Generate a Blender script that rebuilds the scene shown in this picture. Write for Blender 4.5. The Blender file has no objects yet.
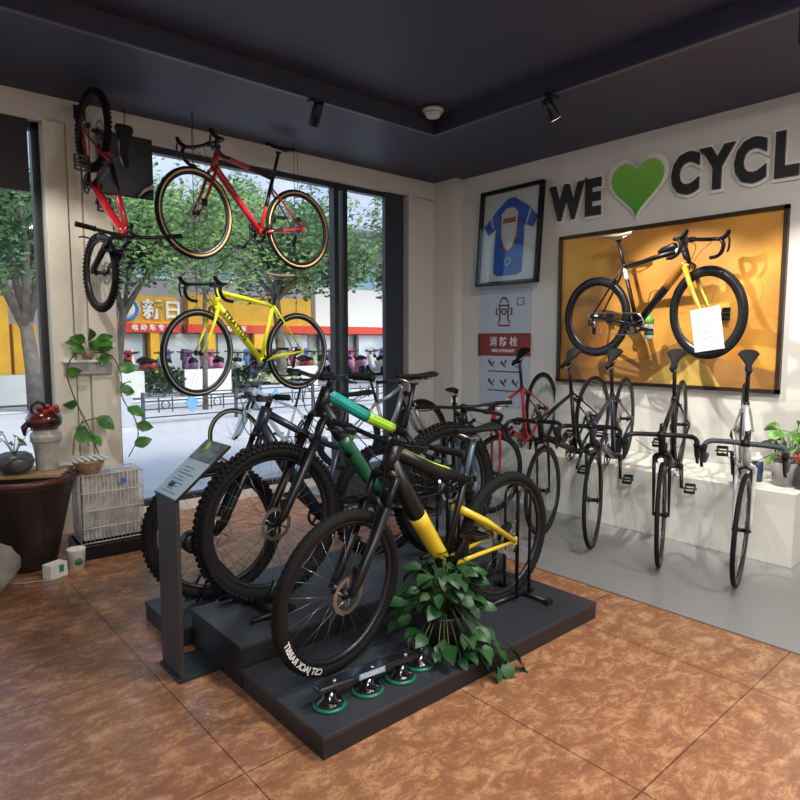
import bpy, math, random
from mathutils import Vector as V, Matrix as M
R=math.radians; PI=math.pi
rnd=random.Random(7)
sc=bpy.context.scene
col=sc.collection
# ------------------------------------------------------------------ materials
MC={}
def mat(name,c=(.5,.5,.5),rough=.5,metal=0,emit=None,es=0,noise=None,coat=0,bump=None,spec=None,alpha=None):
    if name in MC: return MC[name]
    m=bpy.data.materials.new(name); m.use_nodes=True; nt=m.node_tree; b=nt.nodes['Principled BSDF']
    b.inputs['Base Color'].default_value=(*c,1); b.inputs['Roughness'].default_value=rough; b.inputs['Metallic'].default_value=metal
    if coat: b.inputs['Coat Weight'].default_value=coat; b.inputs['Coat Roughness'].default_value=.08
    if spec is not None: b.inputs['Specular IOR Level'].default_value=spec
    if emit: b.inputs['Emission Color'].default_value=(*emit,1); b.inputs['Emission Strength'].default_value=es
    tc=nt.nodes.new('ShaderNodeTexCoord')
    if noise:
        c2,scale,detail=noise[:3]
        n=nt.nodes.new('ShaderNodeTexNoise'); n.inputs['Scale'].default_value=scale; n.inputs['Detail'].default_value=detail
        r=nt.nodes.new('ShaderNodeValToRGB'); r.color_ramp.elements[0].position=.35; r.color_ramp.elements[1].position=.65
        r.color_ramp.elements[0].color=(*c,1); r.color_ramp.elements[1].color=(*c2,1)
        nt.links.new(tc.outputs['Object'],n.inputs['Vector']); nt.links.new(n.outputs['Fac'],r.inputs['Fac']); nt.links.new(r.outputs['Color'],b.inputs['Base Color'])
    if bump:
        n2=nt.nodes.new('ShaderNodeTexNoise'); n2.inputs['Scale'].default_value=bump[0]; n2.inputs['Detail'].default_value=4
        bp=nt.nodes.new('ShaderNodeBump'); bp.inputs['Strength'].default_value=bump[1]; bp.inputs['Distance'].default_value=.01
        nt.links.new(tc.outputs['Object'],n2.inputs['Vector']); nt.links.new(n2.outputs['Fac'],bp.inputs['Height']); nt.links.new(bp.outputs['Normal'],b.inputs['Normal'])
    MC[name]=m; return m
blk=mat('black_paint',(.006,.006,.008),.38,spec=.4)
rub=mat('tyre_rubber',(.0055,.0055,.0065),.8,spec=.3)
mtl=mat('dark_metal',(.05,.05,.055),.35,.8)
stl=mat('steel',(.55,.55,.57),.28,1)
alu=mat('spoke_metal',(.3,.3,.32),.35,.9)
tan=mat('tan_sidewall',(.62,.42,.2),.7)
sad=mat('saddle_leather',(.007,.007,.008),.7,spec=.2)
grp=mat('grip_rubber',(.008,.008,.009),.8,spec=.25)
# ------------------------------------------------------------------ mesh helper
class MB:
    def __init__(s): s.v=[];s.f=[];s.sm=[];s.mi=[];s.m=0
    def add(s,vs,fs,smooth=True):
        o=len(s.v); s.v+= [V(p) for p in vs]
        for f in fs: s.f.append([i+o for i in f]); s.sm.append(smooth); s.mi.append(s.m)
        return s
    def tube(s,pts,r,n=8,closed=False,flat=1.0,up=None,smooth=True):
        pts=[V(p) for p in pts]; N=len(pts)
        if not isinstance(r,(list,tuple)): r=[r]*N
        vs=[];prev=None
        for i,p in enumerate(pts):
            if closed: t=pts[(i+1)%N]-pts[i-1]
            else: t=pts[min(i+1,N-1)]-pts[max(i-1,0)]
            t=t.normalized() if t.length>1e-9 else V((0,0,1))
            if prev is None:
                u=V(up) if up else (V((0,0,1)) if abs(t.z)<.9 else V((1,0,0)))
            else: u=prev
            u=(u-t*u.dot(t)); u=u.normalized() if u.length>1e-6 else t.orthogonal().normalized()
            prev=u; w=t.cross(u)
            for k in range(n):
                a=2*PI*k/n; vs.append(p+u*math.cos(a)*r[i]+w*math.sin(a)*r[i]*flat)
        fs=[]
        for i in range(N if closed else N-1):
            j=(i+1)%N
            for k in range(n):
                l=(k+1)%n; fs.append((i*n+k,i*n+l,j*n+l,j*n+k))
        if not closed: fs.append(tuple(range(n-1,-1,-1))); fs.append(tuple((N-1)*n+k for k in range(n)))
        return s.add(vs,fs,smooth)
    def box(s,c,d,rot=None,smooth=False):
        c=V(c); x,y,z=d[0]/2,d[1]/2,d[2]/2
        vs=[V(p) for p in ((-x,-y,-z),(x,-y,-z),(x,y,-z),(-x,y,-z),(-x,-y,z),(x,-y,z),(x,y,z),(-x,y,z))]
        if rot: vs=[rot@p for p in vs]
        return s.add([p+c for p in vs],[(0,3,2,1),(4,5,6,7),(0,1,5,4),(1,2,6,5),(2,3,7,6),(3,0,4,7)],smooth)
    def lathe(s,prof,c=(0,0,0),ax='z',n=24,closed=False,smooth=True):
        c=V(c); vs=[]; N=len(prof)
        for r,h in prof:
            for k in range(n):
                a=2*PI*k/n; x,y=r*math.cos(a),r*math.sin(a)
                vs.append(c+(V((x,y,h)) if ax=='z' else V((x,h,y)) if ax=='y' else V((h,x,y))))
        fs=[]
        for i in range(N if closed else N-1):
            j=(i+1)%N
            for k in range(n):
                l=(k+1)%n; fs.append((i*n+k,i*n+l,j*n+l,j*n+k))
        if not closed:
            fs.append(tuple(range(n))); fs.append(tuple((N-1)*n+k for k in range(n)))
        return s.add(vs,fs,smooth)
    def torus(s,c,R_,r,ax='y',n=48,m=8,flat=1.0):
        return s.lathe([(R_+r*math.cos(2*PI*k/m),flat*r*math.sin(2*PI*k/m)) for k in range(m)],c,ax,n,closed=True)
    def poly(s,pts,d,smooth=False):
        # extrude planar polygon by vector d
        pts=[V(p) for p in pts]; n=len(pts); d=V(d)
        return s.add(pts+[p+d for p in pts],[tuple(range(n-1,-1,-1)),tuple(range(n,2*n))]+[(i,(i+1)%n,n+(i+1)%n,n+i) for i in range(n)],smooth)
    def build(s,name,m,parent=None,xf=None,fix=False):
        me=bpy.data.meshes.new(name)
        vs=[xf@p for p in s.v] if xf else s.v
        me.from_pydata([tuple(p) for p in vs],[],s.f); me.polygons.foreach_set('use_smooth',s.sm)
        for mm in (m if isinstance(m,(list,tuple)) else [m]): me.materials.append(mm)
        me.polygons.foreach_set('material_index',s.mi); me.update()
        if fix or True:
            import bmesh
            bm=bmesh.new(); bm.from_mesh(me); bmesh.ops.recalc_face_normals(bm,faces=bm.faces); bm.to_mesh(me); bm.free()
        o=bpy.data.objects.new(name,me); col.objects.link(o); o.parent=parent
        return o
def tag(o,label=None,cat=None,group=None,kind=None):
    if label:o['label']=label
    if cat:o['category']=cat
    if group:o['group']=group
    if kind:o['kind']=kind
    return o
def empty(name,label,cat,loc=(0,0,0),group=None,mw=None):
    o=bpy.data.objects.new(name,None); col.objects.link(o); o.empty_display_size=.1
    if mw is not None:
        o.location=mw.to_translation(); o.rotation_euler=mw.to_euler()
    else: o.location=loc
    return tag(o,label,cat,group)
def bevel(o,w=.005,n=2):
    b=o.modifiers.new('bevel','BEVEL'); b.width=w; b.segments=n; b.limit_method='ANGLE'; return o
def bx(name,c,d,m,parent=None,bv=0,**k):
    o=MB().box(c,d).build(name,m,parent)
    if bv: bevel(o,bv)
    if k: tag(o,**k)
    return o
def struct(name,c,d,m,bv=0): return bx(name,c,d,m,None,bv,kind='structure')
def copy_tree(o,parent=None):
    c=o.copy(); col.objects.link(c); c.parent=parent
    for ch in list(o.children): copy_tree(ch,c)
    return c
def text_mb(body,size,ext=.004,off=0,align='CENTER'):
    cu=bpy.data.curves.new('t','FONT'); cu.body=body; cu.size=size; cu.extrude=ext; cu.offset=off; cu.align_x=align; cu.align_y='CENTER'; cu.resolution_u=3
    ob=bpy.data.objects.new('t',cu); col.objects.link(ob); bpy.context.view_layer.update()
    me=ob.evaluated_get(bpy.context.evaluated_depsgraph_get()).to_mesh()
    mb=MB().add([v.co.copy() for v in me.vertices],[tuple(p.vertices) for p in me.polygons],False)
    ob.evaluated_get(bpy.context.evaluated_depsgraph_get()).to_mesh_clear()
    bpy.data.objects.remove(ob); bpy.data.curves.remove(cu)
    return mb
def frame_xf(o,x,y):
    x=V(x).normalized(); y=V(y); y=(y-x*y.dot(x)).normalized(); z=x.cross(y)
    m=M((x,y,z)).transposed().to_4x4(); m.translation=V(o); return m

# ------------------------------------------------------------------ bicycle
def lerp(a,b,t): return a+(b-a)*t
def bike(name,label,rear,front,kind='road',r_axle=None,lean=0,steer=0,group=None,cat='bicycle',up=None,**p):
    """rear/front: world positions of the axles."""
    mtb=kind=='mtb'
    D=dict(R=.345,tr=.0135,ha=72.5,rake=.045,fl=.385,hl=.15,drop=.07,cs=.41,sta=73.5,stl=.5,sh=.72,frame=blk,fork=None,rim=mtl,tyre=rub,side=None,
           dt=.020,tt=.016,rimd=.024,disc=False,knob=0,saddle=sad,bar=blk,nsp=24,bw=.21,rear_col=None,accents=(),post=blk,susp=False,kids=False,tire_text=None,down_text=None,
           stem_col=blk,pedals=True,ss_t=.98,tape=None,sadw=1.0,sstrack=.5)
    if mtb: D.update(R=.36,tr=.027,ha=67.5,rake=.045,fl=.51,hl=.115,drop=.035,cs=.44,stl=.43,sh=.70,dt=.026,tt=.021,rimd=.016,disc=True,knob=1,susp=True,bw=.36,nsp=28)
    D.update(p); d=type('d',(),D)
    fork=d.fork or d.frame; rc=d.rear_col or d.frame
    rear=V(rear); front=V(front); wb=(front-rear).length
    X=(front-rear).normalized(); U=V(up) if up else V((0,0,1)); Z=(U-X*U.dot(X)).normalized(); Y=Z.cross(X)
    if lean: q=M.Rotation(lean,4,X); Z=q@Z; Y=q@Y
    Rw=d.R
    o=(rear+front)/2-Z*Rw
    mw=M((X,Y,Z)).transposed().to_4x4(); mw.translation=o
    root=empty(name,label,cat,group=group,mw=mw)
    h=wb/2; RA=V((-h,0,Rw)); FA=V((h,0,Rw))
    th=R(d.ha); a=V((-math.cos(th),0,math.sin(th))); nf=V((math.sin(th),0,math.cos(th)))
    crown=FA-nf*d.rake+a*math.sqrt(d.fl**2-d.rake**2)
    HB=crown+a*.012; HT=HB+a*d.hl
    SX=M.Translation(HB)@M.Rotation(steer,4,a)@M.Translation(-HB)
    bbz=Rw-d.drop; BB=V((-h+math.sqrt(d.cs**2-d.drop**2),0,bbz))
    s=V((-math.cos(R(d.sta)),0,math.sin(R(d.sta)))); ST=BB+s*d.stl; SH=BB+s*d.sh
    # frame
    dtr=d.dt; ax=.068 if mtb else .062
    f=MB()
    f.tube([HB-a*.004,HT+a*.004],dtr*.9 if not mtb else dtr*.95,12)
    dts=HB+a*(dtr*1.2)
    midd=lerp(dts,BB,.45)+(V((.02,0,.012)) if mtb else V((0,0,0)))
    DT=[dts,midd,BB]; DR=[dtr*1.0,dtr*1.12,dtr*.95]
    f.tube(DT,DR,12)
    tte=BB+s*(d.stl-.02)
    tts=HT-a*.025
    TT=[tts,lerp(tts,tte,.5)+V((0,0,-.012 if mtb else .006)),tte]
    f.tube(TT,[d.tt*1.05,d.tt,d.tt*.8],10)
    f.tube([BB,ST],[.017,.0155],10)
    f.lathe([(.024,-.036),(.024,.036)],BB,'y',14)
    g=MB() if d.rear_col else f
    sst=BB+s*(d.stl*d.ss_t)
    for sd in (-1,1):
        e=RA+V((0,sd*ax,0))
        g.tube([BB+V((-.02,sd*.03,0)),lerp(BB,RA,.4)+V((0,sd*(.042 if mtb else .032),.0)),e],[.012,.011,.008],8)
        if d.rear_col: g.tube([sst+V((0,sd*.022,0)),lerp(sst,RA,.45)+V((0,sd*.045,.012)),e],[.020,.018,.013],8,flat=1.35)
        else: g.tube([sst+V((0,sd*.012,0)),lerp(sst,RA,.3)+V((0,sd*(.042 if mtb else .03),0)),e],[.0085,.0085,.007],8)
        g.box(e,(.03,.006,.04))
    g.tube([lerp(sst,RA,.27)+V((0,-.035,0)),lerp(sst,RA,.27)+V((0,.035,0))],.006,6)
    if d.rear_col: g.tube([lerp(sst,RA,.05)+V((0,-.04,0)),lerp(sst,RA,.05)+V((0,.04,0))],.016,8)
    fo=f.build('frame',d.frame,root)
    if d.rear_col: tag(g.build('rear_triangle',rc,fo),'coloured rear triangle')
    zs=V((0,0,D['tt']*.72)); TS=[q_+zs for q_ in TT]
    PT=dict(topstripe=(TS,[d.tt*.38]*3),down=(DT,DR),top=(TT,[d.tt*1.05,d.tt,d.tt*.8]),seat=([BB,ST],[.017,.0155]),head=([HB,HT],[dtr*.9,dtr*.9]))
    def along(P,t):
        if len(P)==2: return lerp(P[0],P[1],t)
        return lerp(P[0],P[1],t*2) if t<.5 else lerp(P[1],P[2],t*2-1)
    def alr(P,t):
        if len(P)==2: return P[0]+(P[1]-P[0])*t
        return P[0]+(P[1]-P[0])*t*2 if t<.5 else P[1]+(P[2]-P[1])*(t*2-1)
    for nm,t0,t1,am,lb in d.accents:
        P,Q=PT[nm]; n=5; q=MB()
        q.tube([along(P,t0+(t1-t0)*i/n) for i in range(n+1)],[alr(Q,t0+(t1-t0)*i/n)*1.01+.0003 for i in range(n+1)],12)
        tag(q.build('paint_panel',am,fo),lb)
    if d.down_text:
        body,tm,size=d.down_text
        P=DT
        for sd in (1,-1):
            t=text_mb(body,size,.0015,.0012)
            dr=(BB-dts).normalized(); 
            xx=dr*(1 if sd>0 else -1)
            c=along(P,.42)+V((0,sd*(dtr*1.12),0))
            nrm=V((0,sd,0)); yy=nrm.cross(xx)
            t.build('lettering',tm,fo,xf=frame_xf(c,xx,yy)); tag(fo.children[-1],'dark lettering')
    # fork
    k=MB(); lower=MB() if d.susp else k
    hw=.062 if mtb else .046; crz=crown
    k.tube([crown+V((0,-hw,0)),crown+a*.012,crown+V((0,hw,0))],[.018,.024,.018] if mtb else [.014,.02,.014],8)
    for sd in (-1,1):
        top=crown+V((0,sd*hw,0)); e=FA+V((0,sd*(hw-.006 if mtb else hw),0))
        if d.susp:
            off=nf*(d.rake*.55)
            mid=top-a*.17+nf*.004
            k.tube([top,mid],.016,10)
            lower.tube([top-a*.13+nf*.003,e+a*.05-nf*d.rake*.35,e-a*.005],[.023,.021,.013],10)
        else:
            k.tube([top,lerp(top,e,.5)-nf*.012,lerp(top,e,.85)-nf*.006,e],[x_*p.get('forkr',1) for x_ in (.0145,.013,.010,.008)] if not d.kids else [.012]*4,8,flat=.8)
    if d.susp:
        m1=crown-a*.14+nf*.03
        lower.tube([m1+V((0,-hw,0)),m1+nf*.012+a*.03+V((0,-hw*.5,0)),m1+nf*.014+a*.036,m1+nf*.012+a*.03+V((0,hw*.5,0)),m1+V((0,hw,0))],.012,8)
    ko=k.build('fork',stl if (d.susp and d.kids) else fork if not d.susp else blk,root,xf=SX)
    if d.susp: lower.build('fork_lower',fork,ko,xf=SX)
    # wheels
    def wheel(nm,c,xf,rearw):
        rr=Rw-d.tr*1.9
        w=MB(); hwid=.014 if mtb else .011
        w.lathe([(rr+.006,-hwid),(rr+.006,hwid),(rr-.006,hwid),(rr-d.rimd,hwid*.45),(rr-d.rimd,-hwid*.45),(rr-.006,-hwid)],c,'y',56,closed=True)
        wo=w.build(nm,d.rim,root,xf=xf)
        t=MB(); t.torus(c,Rw-d.tr,d.tr,'y',64,8)
        if d.knob:
            nk=int(2*PI*Rw/.03)
            kh=.007*d.knob; kw=.012*d.knob
            for i in range(nk):
                an=2*PI*i/nk
                for j,(lat,ra) in enumerate(((-.62,.66),(.0,.98),(.62,.66)) if d.knob<=1 else ((-.8,.48),(-.3,.92),(.3,.92),(.8,.48))):
                    b=an+(.5 if j%2 else 0)*2*PI/nk
                    p=V((math.cos(b),0,math.sin(b)))
                    cc=c+p*(Rw-d.tr+d.tr*ra)+V((0,lat*d.tr,0))
                    rot=M.Rotation(-b,3,'Y')@M.Rotation(0 if abs(lat)<.1 else (.7 if lat>0 else -.7),3,'Z')
                    t.box(cc,(kh*2,kw,kw*1.1),rot)
        t.build('tyre',d.tyre,wo,xf=xf)
        if d.side:
            q=MB()
            for sd in (-1,1): q.torus(c+V((0,sd*d.tr*.45,0)),Rw-d.tr*1.35,d.tr*.58,'y',56,8,flat=1.0)
            tag(q.build('sidewall',d.side,wo,xf=xf),'tan sidewall' if d.side is tan else 'pale sidewall')
        hb=MB(); fl=.028 if not rearw else .026
        hb.lathe([(.008,-.052),(.012,-.04),(.024,-fl-.003),(.024,-fl),(.013,-fl+.006),(.013,fl-.006),(.024,fl),(.024,fl+.003),(.012,.04),(.008,.052)],c,'y',14)
        hb.build('hub',blk,wo,xf=xf)
        sp=MB()
        for i in range(d.nsp):
            an=2*PI*i/d.nsp; sd=1 if i%2 else -1
            tw=(.55 if (i//2)%2 else -.55)
            p0=c+V((math.cos(an+tw)*.022,sd*fl,math.sin(an+tw)*.022)); p1=c+V((math.cos(an)*(rr-d.rimd+.002),0,math.sin(an)*(rr-d.rimd+.002)))
            sp.tube([p0,p1],.0011,3)
        sp.build('spokes',alu,wo,xf=xf)
        if d.disc:
            q=MB(); y=.043; r0=.08
            n=48; vs=[];fs=[]
            for i in range(n):
                an=2*PI*i/n; ro=r0+(.003 if (i//2)%2 else 0)
                for (r_,yy) in ((ro,y),(ro,y+.002),(r0-.017,y+.002),(r0-.017,y)): vs.append(c+V((math.cos(an)*r_,yy,math.sin(an)*r_)))
            for i in range(n):
                j=(i+1)%n
                for k_ in range(4): l=(k_+1)%4; fs.append((i*4+k_,i*4+l,j*4+l,j*4+k_))
            q.add(vs,fs,False)
            for i in range(6):
                an=2*PI*i/6; q.tube([c+V((math.cos(an)*.018,y+.001,math.sin(an)*.018)),c+V((math.cos(an+.5)*.064,y+.001,math.sin(an+.5)*.064))],.004,5,flat=.4)
            q.build('brake_disc',stl,wo,xf=xf)
        if rearw:
            q=MB()
            for i in range(8):
                r_=.052-.0048*i if mtb else .04-.0028*i
                q.lathe([(r_,0),(r_,.0018)],c+V((0,-.030-.0035*i,0)),'y',24)
                for kk in range(16):
                    an=2*PI*kk/16; q.box(c+V((math.cos(an)*r_,-.029-.0035*i,math.sin(an)*r_)),(.004,.0018,.005),M.Rotation(-an,3,'Y'))
            q.build('cassette',stl,wo,xf=xf)
        if d.tire_text and not rearw:
            for body,ang,size in d.tire_text:
                t=text_mb(body,size,.0006,.0006)
                rt=Rw-d.tr*1.15
                vs=[]
                for q_ in t.v:
                    an=R(ang)+q_.x/rt; r_=rt-q_.y
                    vs.append(c+V((math.cos(an)*r_,d.tr*.97+.0025+q_.z,math.sin(an)*r_)))
                t.v=vs
                tag(t.build('tyre_lettering',mat('white_print',(.8,.8,.8),.6),wo,xf=xf),'white lettering')
        return wo
    wheel('front_wheel',FA,SX,False); wheel('rear_wheel',RA,None,True)
    # stem & bars
    SC=HT+a*(p.get('stemh') or (.03 if not mtb else .025)); st=.09 if not mtb else .06
    if d.kids: st=.04
    BC=SC+V((st,0,.008))
    q=MB(); q.tube([HT,SC+a*.022],.016,10); q.tube([SC,BC],[.017,.015],8); q.lathe([(.02,-.022),(.02,.022)],BC,'y',12)
    q.build('stem',d.stem_col,root,xf=SX)
    def sm(P,n=4):
        P=[V(x) for x in P]; out=[]
        for i in range(len(P)-1):
            p0=P[max(i-1,0)];p1=P[i];p2=P[i+1];p3=P[min(i+2,len(P)-1)]
            for j in range(n):
                t=j/n; out.append(.5*((2*p1)+(p2-p0)*t+(2*p0-5*p1+4*p2-p3)*t*t+(3*p1-p0-3*p2+p3)*t**3))
        return out+[P[-1]]
    B=MB()
    if not mtb and not d.kids:
        w=d.bw
        half=lambda sd:[(0,0,0),(0,sd*w*.55,0),(.01,sd*w*.88,0),(.045,sd*w,-.002),(.082,sd*w,-.022),(.088,sd*w*1.01,-.062),(.066,sd*w*1.02,-.105),(.025,sd*w*1.03,-.128),(-.03,sd*w*1.03,-.132)]
        P=[BC+V(x) for x in sm(half(-1))][::-1]+[BC+V(x) for x in sm(half(1))][1:]
        B.tube(P,.0145,8); bo=B.build('handlebar',d.bar,root,xf=SX)
        for sd in (-1,1):
            q=MB(); hd=sm([BC+V((.06,sd*w,-.006)),BC+V((.1,sd*w,.006)),BC+V((.128,sd*w,.028)),BC+V((.137,sd*w,.052))],3)
            q.tube(hd,[.017]*len(hd[:-3])+[.016,.015,.012],8); ho=q.build('brake_hood',grp,bo,xf=SX)
            q=MB(); lv=sm([BC+V((.128,sd*w,.02)),BC+V((.142,sd*w,-.02)),BC+V((.135,sd*(w+.004),-.07)),BC+V((.12,sd*(w+.006),-.105))],3)
            q.tube(lv,.0065,6,flat=1.5); q.build('brake_lever',mtl,ho,xf=SX)
            q=MB(); cb=sm([BC+V((.12,sd*w,.02)),BC+V((.13,sd*w*.6,.03)),BC+V((.06,sd*.04,-.05)),HB+V((.04,sd*.015,.02)),(FA if sd<0 else crown)+V((.0,.02*sd,.02 if sd>0 else .0))] if False else [BC+V((.05,sd*w*.7,-.01)),BC+V((.085,sd*w*.35,-.045)),BC+V((.05,sd*.03,-.09)),HB+V((.03,sd*.02,.02))],4)
            q.tube(cb,.0022,5); q.build('brake_cable',blk,bo,xf=SX)
    else:
        w=d.bw; rise=.012
        P=sm([(-.035,-w,rise),(-.012,-w*.6,rise),(0,-w*.25,0),(0,0,0),(0,w*.25,0),(-.012,w*.6,rise),(-.035,w,rise)])
        P=[BC+x for x in P]; B.tube(P,[.0115 if abs(x.y)>.06 else .0145 for x in P],8); bo=B.build('handlebar',d.bar,root,xf=SX)
        for sd in (-1,1):
            q=MB(); g0=BC+V((-.018,sd*w*.67,rise)); g1=BC+V((-.0355,sd*(w+.004),rise))
            q.tube([g0,lerp(g0,g1,.03),lerp(g0,g1,.1),lerp(g0,g1,.95),g1],[.0175,.018,.0155,.0155,.0175],10); q.build('grip',grp,bo,xf=SX)
            q=MB(); l0=BC+V((-.01,sd*w*.58,rise)); 
            q.tube([l0+V((-.004,0,0)),l0+V((.03,0,-.008))],.010,6)
            q.box(l0+V((.035,-sd*.012,-.006)),(.022,.055,.022),smooth=False)
            q.tube(sm([l0+V((.04,0,-.01)),l0+V((.058,sd*.03,-.014)),l0+V((.045,sd*.09,-.02)),l0+V((.05,sd*.125,-.02))],3),.0055,6); q.build('brake_lever',mtl,bo,xf=SX)
            q=MB(); q.tube(sm([l0+V((.035,-sd*.04,-.004)),l0+V((.085,-sd*.1,-.0)),BC+V((.09,-sd*.01,-.05)),HB+V((.05,-sd*.03,0)),(FA+V((-.05,.07,.14)) if sd<0 else lerp(HB,BB,.25)+V((0,sd*.035,0)))],5),.0025,5); q.build('brake_hose',blk,bo,xf=SX)
    # seatpost & saddle
    q=MB(); q.tube([lerp(BB,SH,(d.stl-.05)/d.sh),SH],.0135,10); q.box(SH,(.03,.04,.018)); po=q.build('seatpost',d.post,root)
    q=MB(); q.tube([ST-s*.012,ST+s*.006],.019,10); q.build('seat_clamp',mtl,po)
    q=MB()
    ns=12; nr=10; vs=[]
    for i in range(ns+1):
        t=i/ns; x=.14-.27*t
        wd=(.017+.055*max(0,(t-.35)/.65)**1.3)*d.sadw if t>.35 else .017+.004*math.sin(t/.35*PI)
        if i==0: wd=.009
        if i==ns: wd*=.72
        zt=.043+.010*(t-.45)**2*4
        for j in range(nr):
            an=2*PI*j/nr; y=math.cos(an)*wd; z=math.sin(an)
            vs.append(SH+V((x-.012,y,zt+(z*.010 if z>0 else z*.018)-(abs(y)/.07)**2*.012)))
    fs=[]
    for i in range(ns):
        for j in range(nr): l=(j+1)%nr; fs.append((i*nr+j,i*nr+l,(i+1)*nr+l,(i+1)*nr+j))
    fs.append(tuple(range(nr))); fs.append(tuple(ns*nr+j for j in range(nr)))
    q.add(vs,fs); so=q.build('saddle',d.saddle,root)
    q=MB()
    for sd in (-1,1): q.tube([SH+V((.11,sd*.008,.032)),SH+V((.045,sd*.02,.006)),SH+V((-.045,sd*.02,.006)),SH+V((-.115,sd*.03,.034))],.0036,6)
    q.build('saddle_rail',stl,so)
    # drivetrain
    cr=.066 if mtb else .088
    if d.kids: cr=.06
    cy=-.045
    q=MB(); q.lathe([(cr,-.0015),(cr,.0015),(cr-.013,.0015),(cr-.013,-.0015)],BB+V((0,cy,0)),'y',40,closed=True)
    for i in range(30):
        an=2*PI*i/30; q.box(BB+V((math.cos(an)*(cr+.002),cy,math.sin(an)*(cr+.002))),(.007,.002,.006),M.Rotation(-an,3,'Y'))
    for i in range(4 if not mtb else 5):
        an=2*PI*i/(4 if not mtb else 5)+.4; q.tube([BB+V((0,cy-.004,0)),BB+V((math.cos(an)*(cr-.01),cy,math.sin(an)*(cr-.01)))],[.014,.007],6,flat=.6)
    if not mtb: q.lathe([(cr-.018,0),(cr-.018,.003),(cr-.03,.003),(cr-.03,0)],BB+V((0,cy+.007,0)),'y',36,closed=True)
    co=q.build('crankset',mtl,root)
    ca=p.get('crank',.5)
    for sd,an in ((-1,ca),(1,ca+PI)):
        e=BB+V((math.cos(an)*.17,sd*.068,math.sin(an)*.17))
        q=MB(); q.tube([BB+V((0,sd*.05,0)),lerp(BB+V((0,sd*.054,0)),e,.5),e],[.017,.012,.0115],8,flat=.75,up=(0,1,0)); 
        q.tube([BB+V((0,sd*.03,0)),BB+V((0,sd*.06,0))],.015,8)
        cro=q.build('crank_arm',blk,co)
        if d.pedals:
            q=MB(); pc=e+V((0,sd*.055,0)); q.tube([e,e+V((0,sd*.1,0))],.006,6)
            pw,pl=(.09,.095) if mtb or d.kids else (.06,.08)
            for yy in (-.5,.5): q.box(pc+V((0,yy*pw,0)),(pl,.01,.018))
            for xx in (-.5,.5): q.box(pc+V((xx*pl,0,0)),(.01,pw,.02))
            if mtb:
                for xx in (-.2,.2): q.box(pc+V((xx*pl,0,0)),(.012,pw,.014))
            q.build('pedal',blk,co)
    # chain
    rs=.042 if mtb else .034; ch=[]
    rcn=RA+V((0,cy,0)); bcn=BB+V((0,cy,0)); jw=RA+V((-.0+.02,cy,-.135 if not mtb else -.16)); jw2=RA+V((.012,cy,-.07))
    ang=math.atan2(bcn.z-rcn.z,bcn.x-rcn.x); n=10
    for i in range(n+1): t=ang+PI/2-PI*i/n; ch.append(bcn+V((math.cos(t),0,math.sin(t)))*cr)
    ch+= [jw+V((0,0,-.016)),jw+V((-.014,0,-.006)),jw+V((-.010,0,.012)),jw2+V((.014,0,0))]
    for i in range(n+1): t=-PI*.35-PI*1.05*i/n; ch.append(rcn+V((math.cos(t),0,math.sin(t)))*rs)
    q=MB(); q.tube(ch,.0038,5,closed=True); q.build('chain',stl if not mtb else mtl,root)
    q=MB(); q.lathe([(.016,-.004),(.016,.004)],jw,'y',14); q.lathe([(.014,-.004),(.014,.004)],jw2,'y',14)
    for yy in (-.009,.009): q.tube([jw+V((0,yy,0)),jw2+V((0,yy,0))],[.012,.014],6,flat=.25,up=(1,0,0))
    q.tube([RA+V((0,-.065,-.01)),jw2+V((-.03,-.02,.005)),jw2+V((0,-.012,0))],[.012,.017,.012],8); q.build('rear_derailleur',blk,root)
    # brakes
    q=MB()
    if d.disc:
        q.box(FA+V((-.045,.05,.085)),(.035,.03,.055)); q.build('front_caliper',blk,root,xf=SX)
        q=MB(); q.box(RA+V((.05,.05,.075)),(.055,.03,.035),M.Rotation(.5,3,'Y')); q.build('rear_caliper',blk,root)
    else:
        c0=crown+nf*.03+V((0,0,-.0))
        for sd in (-1,1): q.tube([c0+V((0,0,.012)),c0+V((.004,sd*.03,-.005)),c0+V((.0,sd*.026,-.04))],[.008,.007,.006],6)
        q.build('front_brake',mtl,root,xf=SX); q=MB(); c0=lerp(sst,RA,.27)+V((-.025,0,0))
        for sd in (-1,1): q.tube([c0+V((0,0,.012)),c0+V((-.004,sd*.03,-.005)),c0+V((0,sd*.026,-.035))],[.008,.007,.006],6)
        q.build('rear_brake',mtl,root)
    if p.get('bag'):
        q=MB(); b0=lerp(tts,tte,.12)+V((0,0,.045)); b1=lerp(tts,tte,.42)+V((0,0,.038)); q.tube([b0,lerp(b0,b1,.15),lerp(b0,b1,.8),b1],[.02,.032,.026,.012],10,flat=.7); q.build('top_tube_bag',blk,root)
    if p.get('cage'):
        q=MB(); c0=lerp(HB,BB,.6); ax_=(HB-BB).normalized(); nn=V((-ax_.z,0,ax_.x)); nn=nn if nn.z>0 else -nn
        for sd in (-1,1): q.tube([c0+nn*.022-ax_*.05,c0+nn*.03-ax_*.05+V((0,sd*.03,0)),c0+nn*.075+ax_*.02+V((0,sd*.03,0)),c0+nn*.06+ax_*.07+V((0,sd*.02,0)),c0+nn*.022+ax_*.06],.003,5)
        q.tube([c0+nn*.022-ax_*.06,c0+nn*.022+ax_*.07],.006,6); q.build('bottle_cage',blk,root)
    return root,mw

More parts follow.
